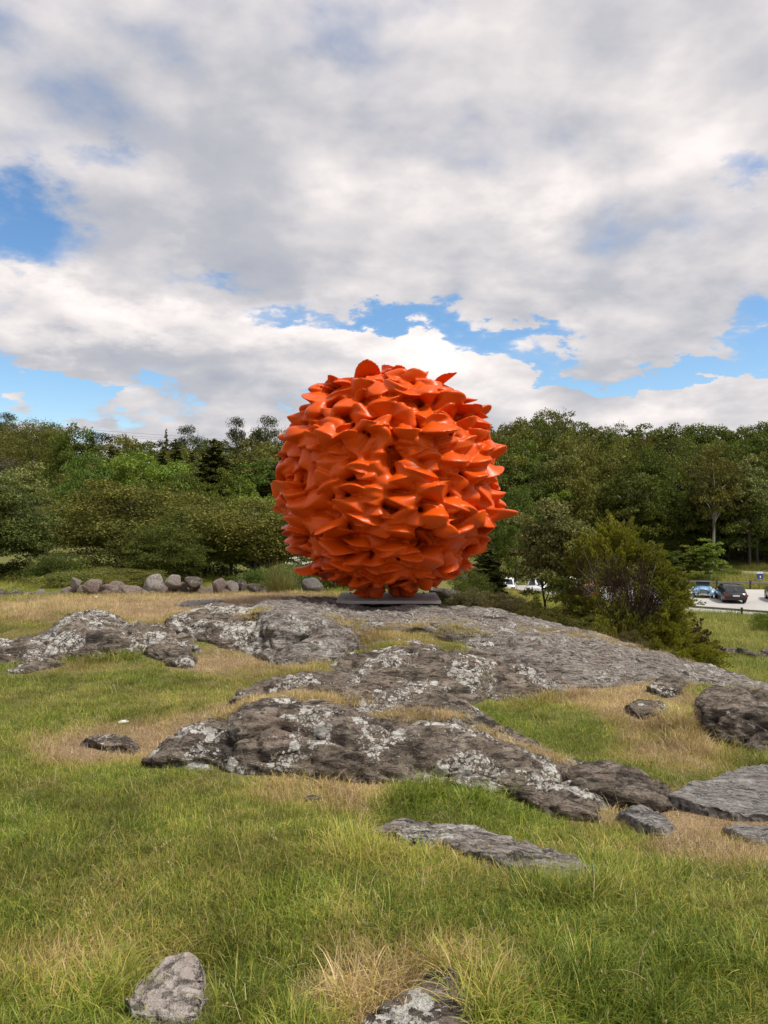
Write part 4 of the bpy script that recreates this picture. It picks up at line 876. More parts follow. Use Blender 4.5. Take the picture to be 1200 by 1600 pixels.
KW = {'oak': 'rounded oak', 'oak_wide': 'wide crowned oak', 'ash': 'slim ash', 'pine': 'thin pine', 'pine_wide': 'bushy pine', 'spruce': 'spruce', 'broad_spruce': 'broad spruce', 'round_tree': 'low round tree', 'tall_tree': 'tall open tree', 'low_bush': 'thicket bush', 'olive_dome': 'domed tree'}
SEEN = set()
def fill(u0, u1, du, outline, Y0, Y1, dv, wpx, kinds, label, group, vj=6, uj=.35):
    """a row of hillside trees between u0 and u1, their tops following the crest seen in the photo"""
    u = u0; us, vs = zip(*outline)
    while u <= u1:
        Y = random.uniform(Y0, Y1); uu = u + random.uniform(-uj, uj) * du; v = np.interp(uu, us, vs) + dv + random.uniform(-vj, vj)
        lm = min(MARKS, key=lambda q: abs(q[0] - uu))[1]
        for _ in range(14):
            k, m = random.choice(kinds)
            if (k, m, label, lm) not in SEEN: break
        SEEN.add((k, m, label, lm))
        tpx(k, {'pine': 'pine_tree', 'pine_wide': 'pine_tree', 'spruce': 'spruce_tree', 'broad_spruce': 'spruce_tree'}.get(k, 'broadleaf_tree'), uu, v, Y, wpx * random.uniform(.85, 1.3) * (1 if k not in ('spruce', 'pine') else .75),
            TONE[m] + ' ' + KW[k] + ' ' + label + ', ' + lm, group=group, mat=m); u += du * random.uniform(.85, 1.15)
OL = [(-80, 655), (10, 650), (40, 664), (80, 656), (112, 662), (140, 680), (175, 674), (235, 686), (262, 680), (296, 684), (330, 690), (370, 686), (410, 672), (440, 664), (520, 668), (700, 668), (790, 664), (815, 655), (850, 640), (885, 645), (905, 655), (935, 663), (965, 660), (1000, 662), (1030, 665), (1070, 660), (1110, 670), (1140, 668), (1170, 664), (1200, 656), (1300, 660)]
mixL = [('oak', 'leaf_oak'), ('oak', 'leaf_olive'), ('pine_wide', None), ('spruce', None), ('ash', 'leaf_oak'), ('oak_wide', 'leaf_olive'), ('round_tree', 'leaf_green')]
fill(112, 700, 27, OL, 128, 150, 2, 66, mixL, 'on the skyline ridge', 'ridge trees on the left')
fill(-70, 110, 27, OL, 196, 215, 2, 62, mixL, 'on the skyline ridge', 'ridge trees on the left')
fill(135, 700, 34, OL, 104, 120, 22, 78, mixL, 'on the upper slope', 'upper slope trees on the left')
fill(150, 700, 40, OL, 82, 98, 44, 90, [('oak', 'leaf_oak'), ('oak', 'leaf_green'), ('round_tree', 'leaf_oak'), ('ash', 'leaf_green'), ('oak_wide', 'leaf_olive'), ('broad_spruce', None)], 'on the lower slope', 'lower slope trees on the left')
fill(230, 640, 60, [(0, 770), (700, 775)], 44, 52, 0, 95, [('round_tree', 'leaf_oak'), ('oak_wide', 'leaf_olive'), ('round_tree', 'leaf_green')], 'at the foot of the slope', 'trees at the foot of the left ridge')
fill(-70, 115, 38, [(0, 735), (700, 735)], 180, 192, 0, 66, [('round_tree', 'leaf_oak'), ('oak', 'leaf_green'), ('oak', 'leaf_olive')], 'at the top of the meadow', 'trees above the left meadow', vj=14)
# right hill
mixR = [('oak', 'leaf_oak'), ('oak', 'leaf_olive'), ('oak_wide', 'leaf_oak'), ('oak_wide', 'leaf_olive'), ('ash', 'leaf_oak'), ('round_tree', 'leaf_olive'), ('oak', 'leaf_green')]
fill(700, 1290, 27, OL, 132, 148, 3, 80, mixR, 'on the skyline', 'skyline trees on the right hill', vj=4)
fill(700, 1290, 30, OL, 116, 128, 18, 88, mixR, 'high on the hill', 'upper slope trees on the right hill')
fill(760, 1290, 34, OL, 102, 112, 40, 92, mixR, 'on the middle slope', 'middle slope trees on the right hill', vj=10)
fill(830, 1290, 38, OL, 93, 99, 78, 96, [('oak', 'leaf_oak'), ('oak_wide', 'leaf_oak'), ('ash', 'leaf_green'), ('round_tree', 'leaf_olive'), ('ash', 'leaf_oak')], 'low on the hill', 'foot of slope trees on the right hill', vj=16)
fill(830, 1290, 26, [(800, 805), (1300, 812)], 95, 99, 0, 85, [('round_tree', 'leaf_oak'), ('low_bush', 'leaf_oak'), ('round_tree', 'leaf_green')], 'in the shade above the road', 'understorey along the right hill', vj=16)
tpx('tall_tree', 'birch_tree', 873, 700, 96, 66, 'greyish birch with thin white stem on the right hillside', mat='leaf_grey')
tpx('tall_tree', 'tall_tree', 1113, 700, 90, 78, 'tall open tree with pale trunk near the right edge', mat='leaf_olive')
tpx('ash', 'tall_tree', 1170, 712, 92, 78, 'open grey green tree right of the pale trunk', mat='leaf_grey')
tpx('tall_tree', 'tall_tree', 985, 725, 91, 80, 'sparse tree with bare slanting branches in the middle of the right hill', mat='leaf_oak')
tpx('round_tree', 'round_tree', 806, 762, 80, 82, 'dark green round tree beside the right flank of the sculpture', mat='leaf_green')
tpx('round_tree', 'round_tree', 775, 792, 66, 60, 'low dark tree touching the right flank of the sculpture', mat='leaf_oak')
tpx('bright_tree', 'bright_tree', 872, 768, 62, 84, 'bright green tree rising behind the near rowan', mat='leaf_bright')
tpx('sapling', 'sapling', 1076, 852, 80, 48, 'light green young tree above the pale blue roadster', mat='leaf_bright')
tpx('sapling', 'sapling', 1106, 842, 79, 48, 'taller light green young tree left of the black estate car', mat='leaf_bright')
tpx('sapling', 'sapling', 1052, 862, 80, 44, 'light green young tree half hidden by the big juniper', mat='leaf_green')
tpx('low_bush', 'bush', 1138, 888, 84, 40, 'small pale bush on the bank beside the road', cat='bush', mat='leaf_bright')
tpx('low_bush', 'bush', 1205, 955, 40, 60, 'weedy bush cut by the right edge in front of the car park', cat='bush', mat='leaf_bright')
# right: near growth beyond the whaleback
tpx('rowan', 'rowan_tree', 868, 782, 18.5, 130, 'small loose leaved rowan tree right of the sculpture in front of the parked white cars')
tpx('juniper_cone', 'juniper_bush', 762, 846, 19, 92, 'dark dense juniper at the lower right of the sculpture', cat='bush', mat='needle')
tpx('low_bush', 'bush', 735, 888, 17.8, 60, 'dark bush below the right side of the sculpture', cat='bush', mat='leaf_oak')
# ------------------------------------------------------------------ big juniper with dead inner stems
def spray(r, p, d, L, n, needle, V, up=.25, asp=.42, spread=.23):
    """a feathery shoot: a nodding axis with short needled twigs"""
    t = np.sort(r.random(n)); side = perp(d[None], r)[0]; ax = np.array(d, float)
    c = p + np.outer(t * L, ax) + np.outer(t ** 2 * L * up, [0, 0, 1.0]) + np.outer(t ** 3 * L * .35, [0, 0, -1.0])
    w = rdir(r, n) * (L * spread * (1 - t * .75))[:, None]; c = c + w
    a = ax * .7 + w / (L * spread + 1e-6) * .8 + np.array([0, 0, .25]); a /= np.linalg.norm(a, axis=1)[:, None]
    s = needle * r.uniform(.6, 1.3, n); V.append(quads(c, a, perp(a, r), s, s * asp)[0])
def big_juniper():
    r = np.random.default_rng(5); root = empty('juniper_bush', (4.9, 14.9, gz(4.9, 14.9))); o = np.array(root.location)
    tag(root, 'large wind shaped juniper with brown dead stems inside, between the rowan and the car park', 'bush')
    E = [(4.50, 15.05, .10, .80, .75, 1.08), (5.08, 14.85, -.30, .62, .7, .86), (4.6, 14.35, -.98, .95, .5, .42), (5.62, 14.9, -1.12, .58, .5, .42), (4.1, 14.9, -.75, .42, .5, .75), (5.15, 14.3, -1.2, .9, .5, .45)]
    G = []; D = []; Bn = []
    for k, (x, y, z, a, b, c) in enumerate(E):
        n = int(1050 * (a * c) / .8)
        for i in range(n):
            d = rdir(r, 1)[0]
            if d[1] > .55 or d[2] < -.55: continue
            p = np.array([x, y, z]) + d * np.array([a, b, c]) * r.uniform(.72, 1.0) * (1 + .22 * gnoise(np.array([d * 2.3 + k * 5]))[0])
            if any(sum(((p - np.array(q[:3])) / (np.array(q[3:]) * .8)) ** 2) < 1 for j, q in enumerate(E) if j != k): continue
            g = gz(p[0], p[1]) if i % 7 == 0 else -9
            win = k in (0, 1) and d[1] < .1 and p[0] < 5.0 and -.75 < p[2] < .72 - .3 * max(0, p[0] - 4.4)
            if gnoise(np.array([p * 3.6]))[0] < -.14 and not win and r.random() < .85: continue
            out = d * np.array([1, 1, .5]) + np.array([0, 0, .32]) + rdir(r, 1)[0] * .45; out /= np.linalg.norm(out)
            if win:
                if r.random() < .8: spray(r, p - d * .12, out, r.uniform(.15, .35), 22, .045, D, asp=.2, spread=.3)
                if r.random() < .10: spray(r, p, np.array([0, -.15, 1.0]), r.uniform(.3, .6), 70, .05, G, up=0, spread=.13)
            else: spray(r, p, out, r.uniform(.22, .48), 96, .056, G if not (k == 3 and r.random() < .55) else Bn)
    for i in range(1500):                                        # inner dead wood
        x, y, z, a, b, c = E[i % 2]; d = rdir(r, 1)[0] * r.uniform(.1, .85); p = np.array([x, y, z]) + d * np.array([a, b, c]); out = np.array([d[0] * .6, d[1] * .6, .8]) + rdir(r, 1)[0] * .4
        spray(r, p, out / np.linalg.norm(out), r.uniform(.2, .4), 16, .05, D, asp=.22, spread=.3)
    for nm, V, m in (('crown', G, 'juniper'), ('dead_twigs', D, 'dead'), ('brown_sprays', Bn, 'dead')):
        v = np.concatenate(V) - o; mk(nm, v, np.arange(len(v), dtype=np.int32).reshape(-1, 4), M[m], root, smooth=False)
    rr = random.Random(3)
    for i in range(44):
        b = Vector((rr.uniform(-.5, .15), rr.uniform(-.3, .2), -.1)); t = Vector((rr.uniform(-1.15, .45), rr.uniform(-.5, .3), rr.uniform(1.2, 2.35)))
        pts = [b.lerp(t, q / 6) + Vector((rr.uniform(-.05, .05), rr.uniform(-.05, .05), 0)) * (q > 0) + Vector((0, 0, .12 * math.sin(q / 6 * 3.14))) for q in range(7)]
        w = rr.uniform(.010, .024); MB().tube(pts, [w * (1.1 - q / 7) for q in range(7)], 5).build('stem', M['bark_pine'] if i % 3 else M['bark_pale'], root, True)
big_juniper()
tpx('juniper_cone', 'juniper_bush', 905, 915, 15.4, 80, 'low green juniper shoots between the rowan and the large juniper', cat='bush')
tpx('juniper_cone', 'juniper_bush', 838, 928, 15.6, 46, 'small pointed juniper shoot in the brush on the whaleback ridge', cat='bush')
for i, (u, v, w, Y, m, lb) in enumerate([(700, 925, 60, 16.5, 'heather', 'brown tufted brush behind the right end of the steel plate'), (738, 918, 66, 16.0, 'heather', 'dry brown brush below the dark juniper'), (790, 926, 70, 15.5, 'heather', 'straw coloured brush on the whaleback ridge in front of the white car'),
                                     (826, 938, 60, 15.0, 'leaf_olive', 'olive brush on the ridge left of the rowan trunk'), (868, 946, 70, 14.7, 'leaf_olive', 'olive brush on the ridge at the rowan foot'), (915, 962, 70, 14.3, 'leaf_olive', 'green brush in front of the low juniper shoots'), (985, 985, 50, 13.8, 'heather', 'brown dry brush at the foot of the large juniper')]):
    tpx('low_bush', 'brush', u, v, Y, w, lb, cat='bush', mat=m, group='low brush along the whaleback ridge')
# ------------------------------------------------------------------ grass: clumps of real blades scattered over the turf
def blades(r, n, rad_, L, W, lean, bias=(0, 0), curl=.6, seg=3, head=False):
    V = []; Fc = []; off = 0
    a = r.uniform(0, 6.283, n); q = rad_ * np.sqrt(r.random(n)); bx = np.cos(a) * q; by = np.sin(a) * q
    for i in range(n):
        l = L * r.uniform(.55, 1.25); d = np.array([r.normal() * lean + bias[0], r.normal() * lean + bias[1]]); dl = math.hypot(*d) + 1e-6; h = d / dl; th0 = min(dl * .35, 1.0); th1 = min(dl * (1 + curl), 2.0)
        sd = np.array([-h[1], h[0], 0]) ; tw = r.uniform(-.6, .6); sd = sd * math.cos(tw) + np.array([h[0], h[1], 0]) * math.sin(tw)
        p = np.array([bx[i], by[i], -.01]); w = W * r.uniform(.6, 1.3); pr = []
        for k in range(seg + 1):
            ww = w * (1 - (k / seg) ** 1.6 * .96); pr.append((p - sd * ww * .5, p + sd * ww * .5)); th = th0 + (th1 - th0) * (k + .5) / seg; st = l / seg
            p = p + np.array([h[0] * math.sin(th), h[1] * math.sin(th), math.cos(th)]) * st
        for x, y in pr: V += [x, y]
        Fc += [[off + 2 * k, off + 2 * k + 1, off + 2 * k + 3, off + 2 * k + 2] for k in range(seg)]; off += 2 * seg + 2
        if head:
            for k in range(7):
                c = pr[-1][0] + (pr[-1][0] - pr[-2][0]) * (k * .12 - .55) + r.normal(size=3) * w * 1.3; e = r.normal(size=3) * .0018; e2 = np.array([0, 0, .009])
                V += [c - e, c + e, c + e2 + e * .3, c + e2 - e * .3]; Fc.append([off, off + 1, off + 2, off + 3]); off += 4
    return np.array(V), np.array(Fc, np.int32)
gr = np.random.default_rng(11); CL = []
def clump(mat, *a, **k): 
    v, f = blades(gr, *a, **k); me = mk('clump', v, f, M[mat], smooth=True); COL.objects.unlink(me); CL.append(me); return len(CL) - 1
LAWN = [clump('grass', 44, .085, .062, .0032, 1.0, (.45, .05), .6) for _ in range(6)]
MAT = [clump('grass', 34, .10, .085, .0030, 1.5, (.5, 0), .4) for _ in range(4)]
TALLG = [clump('grass', 42, .085, .13, .0034, .75, (.40, 0), 1.0, 4) for _ in range(5)]
STALK = [clump('straw', 3, .10, .20, .0018, .45, (.25, 0), .9, 5, True) for _ in range(4)]
LITTER = [clump('straw', 8, .12, .13, .0024, 1.9, (.3, 0), .25, 2) for _ in range(3)]
col_src = bpy.data.collections.new('grass clump sources')
for c in CL: col_src.objects.link(c)
for i, c in enumerate(CL): c.name = 'clump_%03d' % i
def scatter(name, label, P, vid, rot, scl, dry, hue):
    me = bpy.data.meshes.new(name); n = len(P); me.vertices.add(n); me.vertices.foreach_set('co', np.asarray(P, np.float32).ravel())
    for nm, ty, arr in (('vid', 'INT', vid), ('dry', 'FLOAT', dry), ('hue', 'FLOAT', hue), ('scl', 'FLOAT', scl)):
        a = me.attributes.new(nm, ty, 'POINT'); a.data.foreach_set('value', np.asarray(arr, np.int32 if ty == 'INT' else np.float32))
    a = me.attributes.new('rot', 'FLOAT_VECTOR', 'POINT'); a.data.foreach_set('vector', np.asarray(rot, np.float32).ravel())
    ob = bpy.data.objects.new(name, me); COL.objects.link(ob); tag(ob, label, name.replace('_', ' '), kind='stuff')
    g = bpy.data.node_groups.new('scatter', 'GeometryNodeTree'); g.interface.new_socket('Geometry', in_out='INPUT', socket_type='NodeSocketGeometry'); g.interface.new_socket('Geometry', in_out='OUTPUT', socket_type='NodeSocketGeometry')
    gi = g.nodes.new('NodeGroupInput'); go = g.nodes.new('NodeGroupOutput'); ip = g.nodes.new('GeometryNodeInstanceOnPoints'); ci = g.nodes.new('GeometryNodeCollectionInfo')
    ci.inputs['Collection'].default_value = col_src; ci.inputs['Separate Children'].default_value = True; ci.inputs['Reset Children'].default_value = True
    m2p = g.nodes.new('GeometryNodeMeshToPoints')
    def na(nm, ty): q = g.nodes.new('GeometryNodeInputNamedAttribute'); q.data_type = ty; q.inputs['Name'].default_value = nm; return q.outputs['Attribute']
    g.links.new(gi.outputs[0], m2p.inputs[0]); g.links.new(m2p.outputs[0], ip.inputs['Points']); g.links.new(ci.outputs[0], ip.inputs['Instance']); ip.inputs['Pick Instance'].default_value = True
    g.links.new(na('vid', 'INT'), ip.inputs['Instance Index'])
    e = g.nodes.new('FunctionNodeEulerToRotation'); g.links.new(na('rot', 'FLOAT_VECTOR'), e.inputs[0]); g.links.new(e.outputs[0], ip.inputs['Rotation']); g.links.new(na('scl', 'FLOAT'), ip.inputs['Scale'])
    g.links.new(ip.outputs[0], go.inputs[0]); md = ob.modifiers.new('scatter', 'NODES'); md.node_group = g; return ob
def sample(Y0, Y1, dens, xl, xr, cell=.5):
    """jittered points over the ground between two depths, thinning with distance"""
    X = []; Yv = []
    for y in np.arange(Y0, Y1, cell):
        x0, x1 = xl(y), xr(y); n = gr.poisson(max(0, (x1 - x0)) * cell * dens(y)); X.append(gr.uniform(x0, x1, n)); Yv.append(gr.uniform(y, y + cell, n))
    return np.concatenate(X), np.concatenate(Yv)
def build_grass():
    x, y = sample(2.0, 19.5, lambda q: min(950, 900 * (3 / q) ** 1.25), lambda q: -.53 * q - .5, lambda q: .53 * q + .6)
    z = ground_z(x, y); rz = rock_z(x, y); n = len(x)
    buried = rz > z - .006 + gr.random(n) * .02; 
    # tufts also root in the soil pockets on top of the rocks
    d = dryness(x, y); tall = field(TALL, x, y) + fbm2(x, y, 1.4, 3, 8.0) * .45 + .02
    tall += .25 * sstep(fbm2(x, y, .8, 3, 14.), .1, .6)
    sidea = np.zeros(n)
    for ang in range(8): sidea = np.maximum(sidea, (rock_z(x + .13 * math.cos(ang * .785), y + .13 * math.sin(ang * .785)) > z + .04) * 1.0)
    tall += sidea * (.10 + .40 * (y < 3.3)) + fbm2(x, y, 4.0, 2, 45.0) * .35                                          # uncut along the rock edges
    bare = sstep(d, .80, 1.0) * .45
    keep = ~buried & (gr.random(n) > bare)
    x, y, z, d, tall = x[keep], y[keep], z[keep], d[keep], tall[keep]
    for (u, v, Yp, rx, ry, k, dr) in [(430, 1098, 6.25, .50, .13, 260, .85), (520, 1106, 6.2, .3, .08, 60, .9), (650, 1127, 5.92, .36, .07, 110, .8), (600, 990, 10.25, .75, .28, 260, .75), (720, 1003, 10.1, .45, .13, 70, .6), (700, 975, 10.9, .5, .12, 40, .8),
                                  (395, 968, 10.5, .22, .18, 60, .7), (850, 1185, 5.75, .16, .10, 50, .8), (900, 1003, 11.2, .9, .09, 90, .75), (1010, 1022, 11.7, .8, .10, 80, .8), (780, 1140, 5.75, .25, .07, 30, .8), (860, 992, 10.6, .6, .12, 30, .9)]:
        a_ = gr.uniform(0, 6.28, k); r_ = np.sqrt(gr.random(k)) * (1 + gr.normal(size=k) * .18); xx = at(u, Yp) + np.cos(a_) * r_ * rx; yy = Yp + np.sin(a_) * r_ * ry; zz = np.maximum(rock_z(xx, yy), ground_z(xx, yy)) - .006
        x = np.concatenate([x, xx]); y = np.concatenate([y, yy]); z = np.concatenate([z, zz]); d = np.concatenate([d, np.clip(dr + gr.normal(size=k) * .12, 0, 1)]); tall = np.concatenate([tall, np.full(k, -.35)])
    n = len(x); q = gr.random(n)
    vid = np.where(tall > .42 + q * .4, gr.choice(TALLG, n), np.where((d > .45 + q * .3), gr.choice(MAT, n), gr.choice(LAWN, n)))
    far = np.clip((y - 4) / 12, 0, 1)
    scl = (.9 + .22 * far) * (1 + .30 * np.clip(tall, -.8, 1)) * gr.uniform(.75, 1.3, n)
    scl = np.maximum(scl, .4)
    flow = fbm2(x, y, .9, 2, 6.0) * 2.2 + gr.normal(size=n) * .75
    rot = np.stack([gr.normal(size=n) * .10, gr.normal(size=n) * .10, flow], 1)
    hue = np.clip(.5 + fbm2(x, y, 1.5, 2, 12.0) * .55 + fbm2(x, y, 5.5, 3, 43.0) * .75 + gr.normal(size=n) * .13, 0, 1)
    dd = np.clip(d * .95 + gr.normal(size=n) * .07 - .04, 0, 1)
    scatter('grass', 'green to straw coloured pasture grass round the rocks', np.stack([x, y, z], 1), vid, rot, scl, dd, hue)
    # straw litter and seed stalks
    x, y = sample(2.0, 17, lambda q: 75 * (3 / q) ** .8, lambda q: -.53 * q - .4, lambda q: .53 * q + .5); z = ground_z(x, y); d = dryness(x, y); n = len(x)
    keep = (rock_z(x, y) < z + .02) & (gr.random(n) < .08 + d * .8); x, y, z, d = x[keep], y[keep], z[keep], d[keep]; n = len(x)
    tl = field(TALL, x, y); vid = np.where(gr.random(n) < np.clip(.35 + tl * .5 - (d > .7) * .25, .05, .9), gr.choice(STALK, n), gr.choice(LITTER, n))
    scatter('dead_grass', 'pale dead stalks and straw lying among the pasture grass', np.stack([x, y, z + .01], 1), vid, np.stack([gr.normal(size=n) * .2, gr.normal(size=n) * .2, gr.uniform(0, 6.28, n) * .5], 1), gr.uniform(.5, 1.25, n) * (1 + .4 * np.clip((y - 4) / 10, 0, 1)), d, gr.random(n))
    # valley and bank beyond the outcrop
    x, y = sample(15, 58, lambda q: 40 * (16 / q) ** 1.3, lambda q: max(1.0, .14 * q), lambda q: .56 * q, 1.0); x2, y2 = sample(72, 92, lambda q: 4.5, lambda q: .12 * q, lambda q: .56 * q, 1.0)
    x3, y3 = sample(19.5, 34, lambda q: 14, lambda q: -.55 * q, lambda q: .14 * q, 1.0)
    x = np.concatenate([x, x2, x3]); y = np.concatenate([y, y2, y3]); keep = (poly_sd(x, y, PARK) > .5) & (road_d(x, y)[0] > 2.6); x, y = x[keep], y[keep]; n = len(x); z = ground_z(x, y)
    dv = np.clip(.24 + fbm2(x, y, .22, 3, 31.) * .45 + gr.normal(size=n) * .08 + .25 * sstep(17 - y, 0, 3), 0, .9)
    sc = np.clip(y / 16, 1, 4.2) * gr.uniform(.8, 1.4, n) * (1.25 + fbm2(x, y, .3, 2, 33.) * .5)
    scatter('meadow_grass', 'long meadow grass in the valley and on the bank by the car park', np.stack([x, y, z], 1), gr.choice(TALLG, n), np.stack([gr.normal(size=n) * .1, gr.normal(size=n) * .1, gr.normal(size=n)], 1), sc, dv, gr.random(n))
build_grass()
def tussock(u, v, Y, Hh, n, label, dry, spread=.5, mat='grass_t'):
    x = at(u, Y); r = np.random.default_rng(int(u)); vv, ff = blades(r, n, .12 * Hh / .4, Hh, .006, spread, (0, 0), .8, 5)
    o = mk('grass_tussock', vv, ff, M[mat]); o.location = (x, Y, gz(x, Y)); tag(o, label, 'tussock')
M['grass_t'] = leaf_mat('tussock blades', (0.09, 0.11, 0.03), (0.34, 0.30, 0.13), (0.17, 0.18, 0.055), .25)
M['dry_t'] = leaf_mat('dry tussock blades', (0.22, 0.12, 0.05), (0.42, 0.27, 0.12), None, .25)
tussock(432, 930, 16.4, .72, 420, 'pale tall grass tussock left of the steel plate under the sculpture', .5)
tussock(452, 930, 16.9, .55, 300, 'lower grass tussock nearer the sculpture than the pale tall one', .5)
tussock(968, 1000, 13.9, .62, 130, 'reddish dry tussock on the ridge in front of the large juniper', .9, .35, 'dry_t')
tussock(902, 975, 14.1, .42, 160, 'straw tussock on the ridge below the rowan', .9, .4, 'dry_t')
def umbels():
    r = np.random.default_rng(4); x, Y = at(472, 18), 18.0; root = empty('flowering_plant', (x, Y, gz(x, Y))); tag(root, 'white flowering umbels above the shrub left of the sculpture foot', 'flowers')
    for i in range(9):
        dx, dy, h = r.uniform(-.35, .35), r.uniform(-.2, .2), r.uniform(.55, .95); MB().tube([(dx * .4, dy * .4, -.05), (dx, dy, h)], .006, 4).build('stem', M['bark'], root); c = np.array([dx, dy, h]) + r.normal(size=(40, 3)) * [.05, .05, .012]
        v, f = quads(c, rdir(r, 40), rdir(r, 40), np.full(40, .03), np.full(40, .03)); mk('flower_head', v, f, M['cloth_white0'], root, False)
M['cloth_white0'] = simple('white petals', (.72, .72, .66), .8)
umbels()
# ------------------------------------------------------------------ boulders and field walls
import bmesh
def boulder_mesh(seed, sub=3, ang=.0):
    bm = bmesh.new(); bmesh.ops.create_icosphere(bm, subdivisions=sub, radius=1.0); me = bpy.data.meshes.new('stone'); bm.to_mesh(me); bm.free()
    n = len(me.vertices); c = np.empty(n * 3, np.float32); me.vertices.foreach_get('co', c); c = c.reshape(-1, 3).astype(float)
    r = np.random.default_rng(seed); k = 5 + seed % 4; N = rdir(r, k + 4)                      # planes cut the ball into a blocky stone
    for nn in N:
        h = r.uniform(.48, .74) if ang else r.uniform(.58, .84); dd = c @ nn; m = dd > h; c[m] -= np.outer((dd[m] - h) * .95, nn)
    c *= (1 + .10 * fbm(c, 1.4, 3, .5, seed) + .035 * fbm(c, 5, 3, .6, seed + 3))[:, None]
    me.vertices.foreach_set('co', c.astype(np.float32).ravel()); me.polygons.foreach_set('use_smooth', np.ones(len(me.polygons), bool)); me.update(); return me
BM_ = [boulder_mesh(s, 3, (s + 1) % 3) for s in range(6)]
def stone(name, u, v, w, h, Y, parent, mat, rx=0.0, i=0, depth=.9):
    me = BM_[i % 6]; o = bpy.data.objects.new(name, me); COL.objects.link(o); x = at(u, Y); zz = topz(v, Y); sx = w / F * Y * .66; sz = h / F * Y * .66
    if not me.materials: me.materials.append(M['rock_field'])
    o.material_slots[0].link = 'OBJECT'; o.material_slots[0].material = M[mat]
    o.scale = (sx, (sx + sz) * .5 * depth, sz); o.rotation_euler = (random.uniform(-.2, .2), rx, random.uniform(-.4, .4))
    if parent: o.parent = parent; o.location = Vector((x, Y, zz)) - parent.location
    else: o.location = (x, Y, zz)
    return o
M['stone_pink'] = rock_mat('pink field stone', 0.35, 0.0, base=((0.22, 0.155, 0.135), (0.34, 0.255, 0.225), (0.46, 0.37, 0.34)), streak=(1, 1, 1))
wl = empty('field_wall', (at(120, 17), 17, -.2)); tag(wl, 'low tumbled field stone wall along the far edge of the pasture at the left', 'stone wall')
WS = [(round(-20 + i * 12.4), 0, 0, 0, ('stone_pink', 'rock_field', 'stone_pink')[i % 3], 0) for i in range(38)] + [(242, 917, 26, 36, 'rock_field', .45), (268, 910, 34, 22, 'rock_field', -.3), (283, 924, 22, 28, 'stone_pink', 0), (261, 929, 26, 22, 'stone_pink', 0), (300, 913, 32, 18, 'rock', 0), (307, 925, 28, 26, 'stone_pink', .2), (331, 929, 30, 22, 'stone_pink', .1),
      (342, 916, 26, 26, 'stone_pink', .3), (362, 919, 20, 22, 'rock_field', 0), (378, 920, 18, 24, 'rock_dark', -.4), (398, 922, 26, 15, 'rock', 0), (118, 913, 20, 17, 'rock_field', 0), (112, 925, 28, 14, 'stone_pink', 0), (141, 917, 38, 24, 'stone_pink', 0),
      (168, 923, 28, 20, 'stone_pink', 0), (184, 919, 24, 16, 'stone_pink', 0), (205, 927, 38, 20, 'stone_pink', 0), (225, 929, 20, 14, 'rock_field', 0), (90, 931, 18, 12, 'stone_pink', 0), (64, 931, 18, 20, 'rock_field', 0), (16, 941, 28, 14, 'rock_field', 0), (40, 942, 24, 18, 'rock_field', 0), (52, 936, 20, 16, 'rock', 0),
      (-12, 938, 28, 18, 'rock_field', 0), (416, 926, 18, 12, 'rock', 0), (318, 935, 16, 10, 'rock_field', 0), (152, 930, 20, 10, 'rock_field', 0), (130, 926, 26, 16, 'stone_pink', .2), (195, 932, 26, 16, 'rock_field', .1), (78, 938, 22, 16, 'rock_field', -.2), (248, 936, 24, 14, 'rock', 0), (292, 934, 30, 18, 'stone_pink', .1), (352, 928, 26, 18, 'stone_pink', 0), (28, 932, 22, 14, 'rock', .2), (0, 932, 26, 16, 'rock', 0), (270, 922, 24, 22, 'rock', .2)]
_WT = [(-20, 936), (60, 936), (110, 928), (240, 931), (400, 930), (460, 932)]
for i, (u, v, w, h, m, rx) in enumerate(WS):
    if w == 0: v = np.interp(u, *zip(*_WT)) + random.uniform(-3, 2); w = random.uniform(9, 17); h = w * random.uniform(.6, .95); rx = random.uniform(-.5, .5)
    stone('stone', u + random.uniform(-2, 2), v - 1, w * .92, h * 1.02, 16.4 + (i % 3) * .2, wl, m, rx, i)
tag(stone('boulder', 488, 915, 27, 24, 16.8, None, 'rock_slab', .2, 2), 'pale grey boulder behind the left foot of the sculpture', 'boulder')
tag(stone('boulder', 694, 927, 44, 18, 16.2, None, 'rock', .1, 4), 'low brown boulder just behind the right end of the steel plate', 'boulder')
tag(stone('pebble', 338, 943, 8, 4, 13.3, None, 'stone_white', 0, 1) if M.setdefault('stone_white', simple('quartz', (.62, .60, .57), .7)) else None, 'small white stone lying in dry grass in front of the field wall', 'stone')
tag(stone('pebble', 150, 933, 5, 4, 15, None, 'stone_white', 0, 3), 'tiny pale stone in the dry grass left of the wall', 'stone')
tag(stone('pebble', 193, 1129, 14, 6, 6.75, None, 'stone_white', 0, 5), 'small whitish stone beside the straw patch', 'stone')
tag(stone('pebble', 487, 1247, 20, 9, 4.72, None, 'rock', 0, 2), 'small dark stone in the grass below the central rock', 'stone')
tag(stone('boulder', 1172, 1136, 13, 10, 6.6, None, 'rock_field', 0, 1), 'pale angular stone wedged at the foot of the dark fissured boulder', 'stone')
wv = empty('valley_wall', (at(1140, 28), 28, gz(at(1140, 28), 28))); tag(wv, 'dark low stone wall in the green valley at the right edge', 'stone wall')
for i in range(15):
    u = 1098 + i * 8.4; Y = 28 + random.uniform(-.3, .3); x = at(u, Y); g = gz(x, Y); v = 800 + (EYE - g) / Y * F - random.uniform(3, 9)
    stone('stone', u, v, random.uniform(11, 17), random.uniform(11, 17), Y, wv, 'rock_dark' if i % 3 else 'rock', random.uniform(-.4, .4), i)
